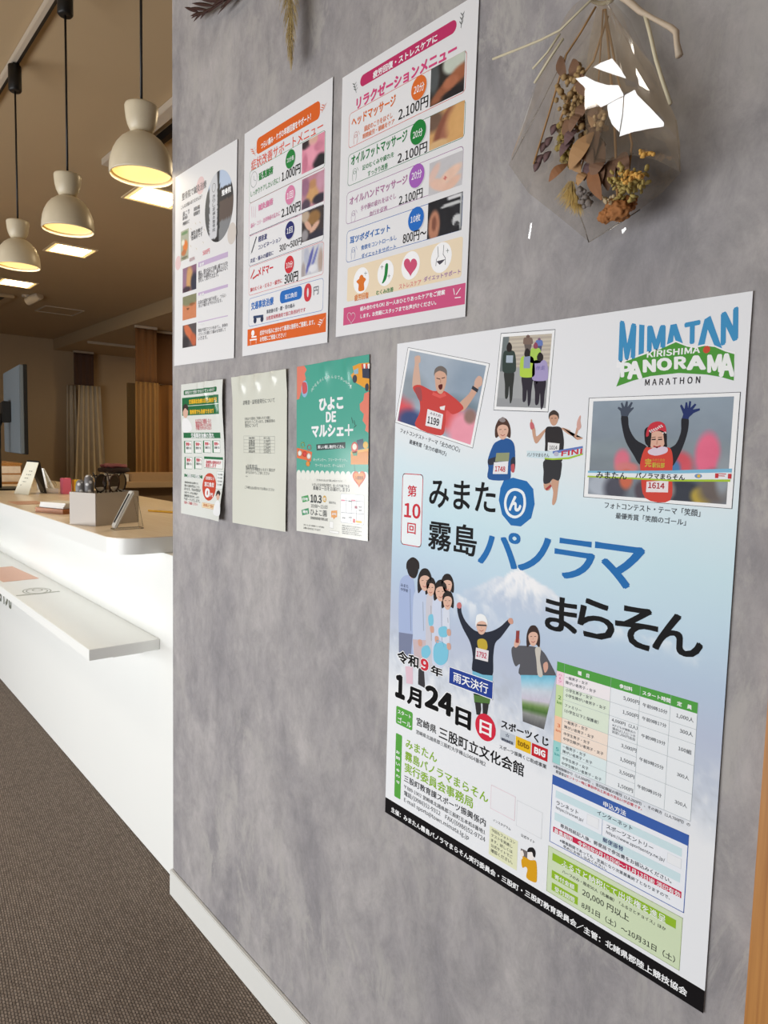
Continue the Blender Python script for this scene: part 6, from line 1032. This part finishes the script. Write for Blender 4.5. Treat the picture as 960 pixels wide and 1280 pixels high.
for pts, r_, m in (([(760, -30), (770, -8), (784, 0), (800, 14), (815, 22), (838, 34), (845, 40), (846, 54), (849, 70)], [.003, .003, .0035, .003, .0022, .0028, .003, .0026, .0036], M_raf2), ([(806, 18), (812, 40), (820, 75), (829, 104), (838, 130)], .0019, M_raf), ([(745, -6), (700, 38), (676, 50), (654, 59), (616, 74)], .0013, M_raf), ([(700, 42), (684, 66), (666, 86)], .0012, M_raf), ([(704, 48), (688, 72), (668, 104)], .0014, M_raf)):
    b_ = add_tube(bmesh.new(), [W3(p, -.066) for p in pts], r_, 7)
    put('raffia_tie', b_, m)
b_ = bmesh.new(); add_tube(b_, [kn + Vector((.012 * math.cos(t), .012 * math.sin(t), .002 * t - .012)) for t in [k * .5 for k in range(26)]], .0022, 6); put('twine_binding', b_, M_raf)
M_stem = mat('straw_stem', (164, 124, 78), .7, noise=.15, nscale=90); M_gyp = mat('dried_brown_buds', (166, 136, 92), .85, noise=.25, nscale=150); M_leaf = mat('dried_brown_leaf', (120, 88, 66), .75, noise=.25, nscale=60); M_kraft = mat('papery_tan_leaf', (170, 130, 88), .75, noise=.15, nscale=40); M_mauve = mat('mauve_leaf', (104, 78, 78), .8, noise=.2, nscale=90)
M_hyd = mat('olive_yellow_petals', (172, 152, 88), .85, noise=.25, nscale=120); M_gold = mat('golden_seed_head', (214, 164, 82), .85, noise=.2, nscale=150); M_rose = mat('rust_brown_rose', (160, 104, 56), .8, noise=.25, nscale=60); M_bun = mat('straw_hair', (202, 172, 104), .9, noise=.2, nscale=90); M_berry = mat('grey_blue_berry', (128, 118, 112), .8, noise=.3, nscale=120); M_orl = mat('rust_leaf', (140, 94, 60), .75, noise=.25, nscale=70); M_moss = mat('mossy_olive_buds', (146, 126, 66), .9, noise=.25, nscale=140)
for pts, r_ in (([(745, 8), (725, 42), (708, 68), (690, 130), (667, 205)], .0011), ([(760, 20), (742, 76), (715, 112), (700, 150)], .0012), ([(756, 12), (775, 110), (790, 180), (785, 222)], .0012), ([(754, 12), (745, 150), (720, 230)], .0009), ([(757, 12), (768, 150), (772, 250)], .0014)): put('stem', add_tube(bmesh.new(), [W3(p, -.045) for p in pts], r_, 6), M_stem)
def buds(name, px, n, rad, m, depth=.018, label=None, sd=1, y=-.042, sq=1.0):   # a head of many little buds about a polygon of photo points
    g = random.Random(sd); bm = bmesh.new(); cx_ = sum(p[0] for p in px) / len(px); cy_ = sum(p[1] for p in px) / len(px)
    for k in range(n):
        a = px[g.randrange(len(px))]; b = px[g.randrange(len(px))]; t, s = g.random(), g.random() ** .6; q = (cx_ + ((a[0] * t + b[0] * (1 - t)) - cx_) * s * 1.15, cy_ + ((a[1] * t + b[1] * (1 - t)) - cy_) * s * 1.15)
        r_ = rad * g.uniform(.6, 1.25); bmesh.ops.create_icosphere(bm, subdivisions=1, radius=r_, matrix=Matrix.Translation(W3(q, y + g.uniform(-1, 1) * depth)) @ Matrix.Rotation(g.uniform(0, 3), 4, 'Y') @ Matrix.Diagonal((1, .8, sq, 1)))
    core = W3((cx_, cy_), y); 
    for k in range(n // 5): a = px[k % len(px)]; add_tube(bm, [core, W3((cx_ * .25 + a[0] * .75, cy_ * .25 + a[1] * .75), y)], .0007, 4)
    return put(name, bm, m, True, label)
buds('bud_cluster', [(698, 110), (722, 98), (740, 128), (735, 165), (712, 175), (698, 158)], 150, .0034, M_gyp, label='brown dried bud cluster', sd=2)
buds('bud_cluster', [(740, 145), (757, 142), (757, 160), (744, 164)], 26, .0032, mat('pale_buds', (186, 156, 116), .85, noise=.2, nscale=120), sd=5, y=-.056)
buds('bud_cluster', [(704, 96), (724, 82), (736, 104), (724, 130)], 90, .0032, M_gyp, sd=21, y=-.04)
buds('bud_cluster', [(720, 130), (750, 140), (752, 180), (726, 196)], 110, .0034, mat('dark_brown_buds', (112, 80, 54), .9, noise=.3, nscale=120), sd=22, y=-.038)
buds('moss_cluster', [(700, 160), (716, 168), (718, 205), (702, 206), (698, 185)], 90, .0034, M_moss, sd=3)
buds('hydrangea_head', [(762, 222), (776, 208), (806, 212), (808, 228), (790, 250), (770, 252)], 150, .0036, M_hyd, sd=6, y=-.05, sq=.45, label='olive yellow hydrangea head')
buds('seed_head', [(774, 216), (802, 214), (804, 222), (782, 228)], 60, .0026, M_gold, sd=7, y=-.064, sq=.6); buds('seed_head', [(800, 188), (818, 190), (816, 196), (802, 196)], 24, .0022, M_gold, sd=8, y=-.06)
buds('berry_spray', [(724, 236), (742, 240), (738, 258), (726, 256)], 30, .0036, M_berry, sd=9, y=-.04); buds('berry_spray', [(752, 246), (766, 246), (764, 254), (754, 254)], 22, .0024, mat('pale_straw_buds', (186, 166, 132), .85, noise=.2, nscale=120), sd=12, y=-.052)
def leaf(bm, p0, p1, w, y, curl=.004, twist=0.0):                        # a closed lens-shaped leaf from p0 to p1
    a, b = W3(p0, y), W3(p1, y + twist); ax = (b - a); L_ = ax.length; ax.normalize(); s = ax.cross(Vector((0, -1, 0))).normalized(); n_ = s.cross(ax); top, bot = [], []
    P = []
    for k in range(7):
        t = k / 6; ww = w * math.sin(math.pi * min(max(t, .02), .98)) ** .8; c = a.lerp(b, t) + n_ * curl * math.sin(math.pi * t); P.append((bm.verts.new(c - s * ww), bm.verts.new(c + n_ * .0004), bm.verts.new(c + s * ww), bm.verts.new(c - n_ * .0004)))
    for q, r2 in zip(P, P[1:]):
        for i in range(4): bm.faces.new((q[i], q[(i + 1) % 4], r2[(i + 1) % 4], r2[i]))
    bm.faces.new(P[0]); bm.faces.new(P[-1][::-1])
for p0, p1, w, m, y in (((742, 165), (712, 212), .0105, M_kraft, -.058), ((748, 150), (742, 200), .008, M_leaf, -.05), ((728, 140), (712, 166), .006, M_leaf, -.06), ((733, 122), (748, 148), .007, M_leaf, -.052), ((722, 162), (706, 182), .006, M_mauve, -.06), ((716, 176), (700, 196), .0055, M_mauve, -.058), ((738, 205), (752, 250), .0075, M_orl, -.05), ((752, 200), (748, 240), .009, M_leaf, -.046), ((766, 196), (760, 238), .009, M_leaf, -.042), ((710, 205), (686, 227), .006, M_orl, -.05), ((700, 70), (708, 100), .006, M_leaf, -.04), ((716, 74), (726, 104), .007, M_leaf, -.042), ((748, 196), (730, 226), .007, M_mauve, -.046), ((780, 192), (772, 215), .007, M_leaf, -.04), ((735, 215), (722, 232), .006, M_kraft, -.05), ((722, 92), (736, 122), .007, M_leaf, -.05), ((736, 128), (722, 152), .0075, M_leaf, -.056), ((752, 128), (740, 160), .008, M_kraft, -.05), ((730, 176), (742, 205), .008, M_leaf, -.052), ((706, 150), (718, 176), .0065, M_leaf, -.055), ((756, 196), (740, 222), .009, M_leaf, -.05), ((776, 192), (786, 214), .008, M_leaf, -.044), ((716, 190), (726, 216), .0075, M_kraft, -.05), ((745, 176), (756, 204), .009, M_leaf, -.046)):
    b_ = bmesh.new(); leaf(b_, p0, p1, w, y, .005, -.006); put('leaf', b_, m, False)
for (x, y_) in ((693, 162), (686, 178), (680, 184), (684, 196), (675, 200), (672, 208)):
    b_ = bmesh.new(); leaf(b_, (x + 5, y_ - 7), (x - 4, y_ + 7), .0052, -.04, .003); put('leaf', b_, M_mauve, True)
from mathutils import noise as mnoise
b_ = bmesh.new(); g = random.Random(4)
for px, r_, y in (((774, 264), .0125, -.056), ((757, 270), .0085, -.05), ((785, 255), .0095, -.046), ((766, 258), .009, -.044)):
    bm2 = bmesh.new(); bmesh.ops.create_icosphere(bm2, subdivisions=4, radius=1); c = W3(px, y); k = px[0]
    for v in bm2.verts:
        q = v.co.copy(); n_ = mnoise.noise(q * 2.6 + Vector((k, 0, 0))); w_ = abs(mnoise.noise(q * 5.5 + Vector((0, k, 3)))); v.co = c + Vector((q.x, q.y * .8, q.z * .85)) * r_ * (1.0 + .3 * n_ - .42 * w_)
    me_ = bpy.data.meshes.new('tmp'); bm2.to_mesh(me_); bm2.free(); b_.from_mesh(me_); bpy.data.meshes.remove(me_)
put('rose_head', b_, M_rose, True, 'rust brown dried rose head')
b_ = bmesh.new()
for k in range(260):
    t = g.random(); p0 = (714 + 8 * t + g.uniform(-3, 3), 226 + 26 * t); an = g.uniform(-.9, .7); L_ = g.uniform(16, 34) * (1 - .35 * t); p1 = (p0[0] - 8 * (1 - t) + math.sin(an) * L_ * .6, p0[1] + math.cos(an) * L_); add_tube(b_, [W3(p0, -.036), W3(p1, -.036 + g.uniform(-.012, .012))], [.0005, .0001], 3, False)
put('grass_tail', b_, M_bun, False, 'fluffy straw-coloured grass tail')
# dark red leaf sprig and pampas plume, tied to pins above the picture
M_red = mat('dark_red_leaf', (56, 22, 16), .6, noise=.25, nscale=50); M_pin = mat('brass_pin', (190, 150, 80), .35, metal=1.0)
def pin(root, p): o = obj('pin', add_tube(bmesh.new(), [Vector(p) - root.location + Vector((0, .02, 0)), Vector(p) - root.location + Vector((0, -.012, 0))], [.0012, .0025], 8), M_pin, root); return o
p_ = W3((372, -140), -.012); rs = empty('red_leaf_sprig', p_, 0, 'dark red dried leaf sprig hanging at the top left corner of the grey wall', 'dried plant')
sp_ = [(372, -140), (345, -75), (310, -22), (280, 2), (252, 16)]
b_ = add_tube(bmesh.new(), [W3(q, -.016) for q in sp_], [.0022, .002, .0016, .0012, .0008], 6); b_.transform(Matrix.Translation(-p_)); obj('stem', b_, M_red, rs, True)
for p0, p1, w in (((262, 13), (236, 10), .0032), ((258, 15), (238, 20), .003), ((252, 16), (246, 22), .002), ((254, 15), (239, 23), .0028), ((256, 14), (242, 27), .0034), ((262, 12), (250, 24), .0030), ((250, 16), (231, 9), .0034), ((270, 8), (240, 4), .0034), ((268, 8), (246, 22), .003), ((280, 2), (252, 0), .0038), ((276, 5), (258, 17), .003), ((290, -6), (262, -10), .004), ((286, -2), (262, 14), .0034), ((298, -12), (264, 8), .0042), ((310, -22), (277, -22), .0045), ((318, -30), (276, 10), .0045), ((326, -40), (290, -2), .005), ((322, -36), (272, 18), .0042), ((330, -48), (278, -34), .005), ((340, -64), (290, -50), .005), ((338, -60), (300, -10), .005), ((345, -75), (304, -70), .005)):
    b_ = bmesh.new(); leaf(b_, p0, p1, w, -.018, .002, -.004); b_.transform(Matrix.Translation(-p_)); obj('leaf', b_, M_red, rs, True)
for p0, p1, w in (((312, -30), (276, 10), .0042), ((324, -30), (276, 11), .004), ((336, -34), (275, 10), .0044)): pass
pin(rs, (p_.x, p_.y, p_.z))
b_ = bmesh.new(); leaf(b_, (290, -26), (276, 11), .0036, -.02, .002, -.003); b_.transform(Matrix.Translation(-p_)); obj('leaf', b_, M_red, rs, True)
p_ = W3((362, -170), -.012); pp = empty('pampas_plume', p_, 0, 'pale pampas grass plume hanging upside down between the red sprig and the menus', 'dried plant')
M_pam = mat('pampas_hair', (176, 154, 104), .9, noise=.2, nscale=60)
b_ = add_tube(bmesh.new(), [W3((362, -170), -.02), W3((361, -60), -.024), W3((364, 40), -.028)], [.002, .0016, .0007], 6); b_.transform(Matrix.Translation(-p_)); obj('stem', b_, M_pam, pp, True)
b_ = bmesh.new()
for k in range(420):
    t = g.random(); s_ = -60 + 130 * t; x = 361 + 3 * t; sd_ = g.choice((-1, 1)) * g.random() ** 1.3; L_ = g.uniform(20, 48) * (1.05 - .55 * t); x1 = x + sd_ * (17 * (1 - t) + 2); y1 = min(s_ + L_, 97 - abs(sd_) * 22)
    if y1 < s_ + 6: continue
    add_tube(b_, [W3((x, s_), -.026), W3((x + (x1 - x) * .7, (s_ * .45 + y1 * .55)), -.026 + g.uniform(-.012, .006)), W3((x1, y1), -.028 + g.uniform(-.008, .008))], [.0005, .0004, .0001], 3, False)
b_.transform(Matrix.Translation(-p_)); obj('plume', b_, M_pam, pp); pin(pp, (p_.x, p_.y, p_.z))
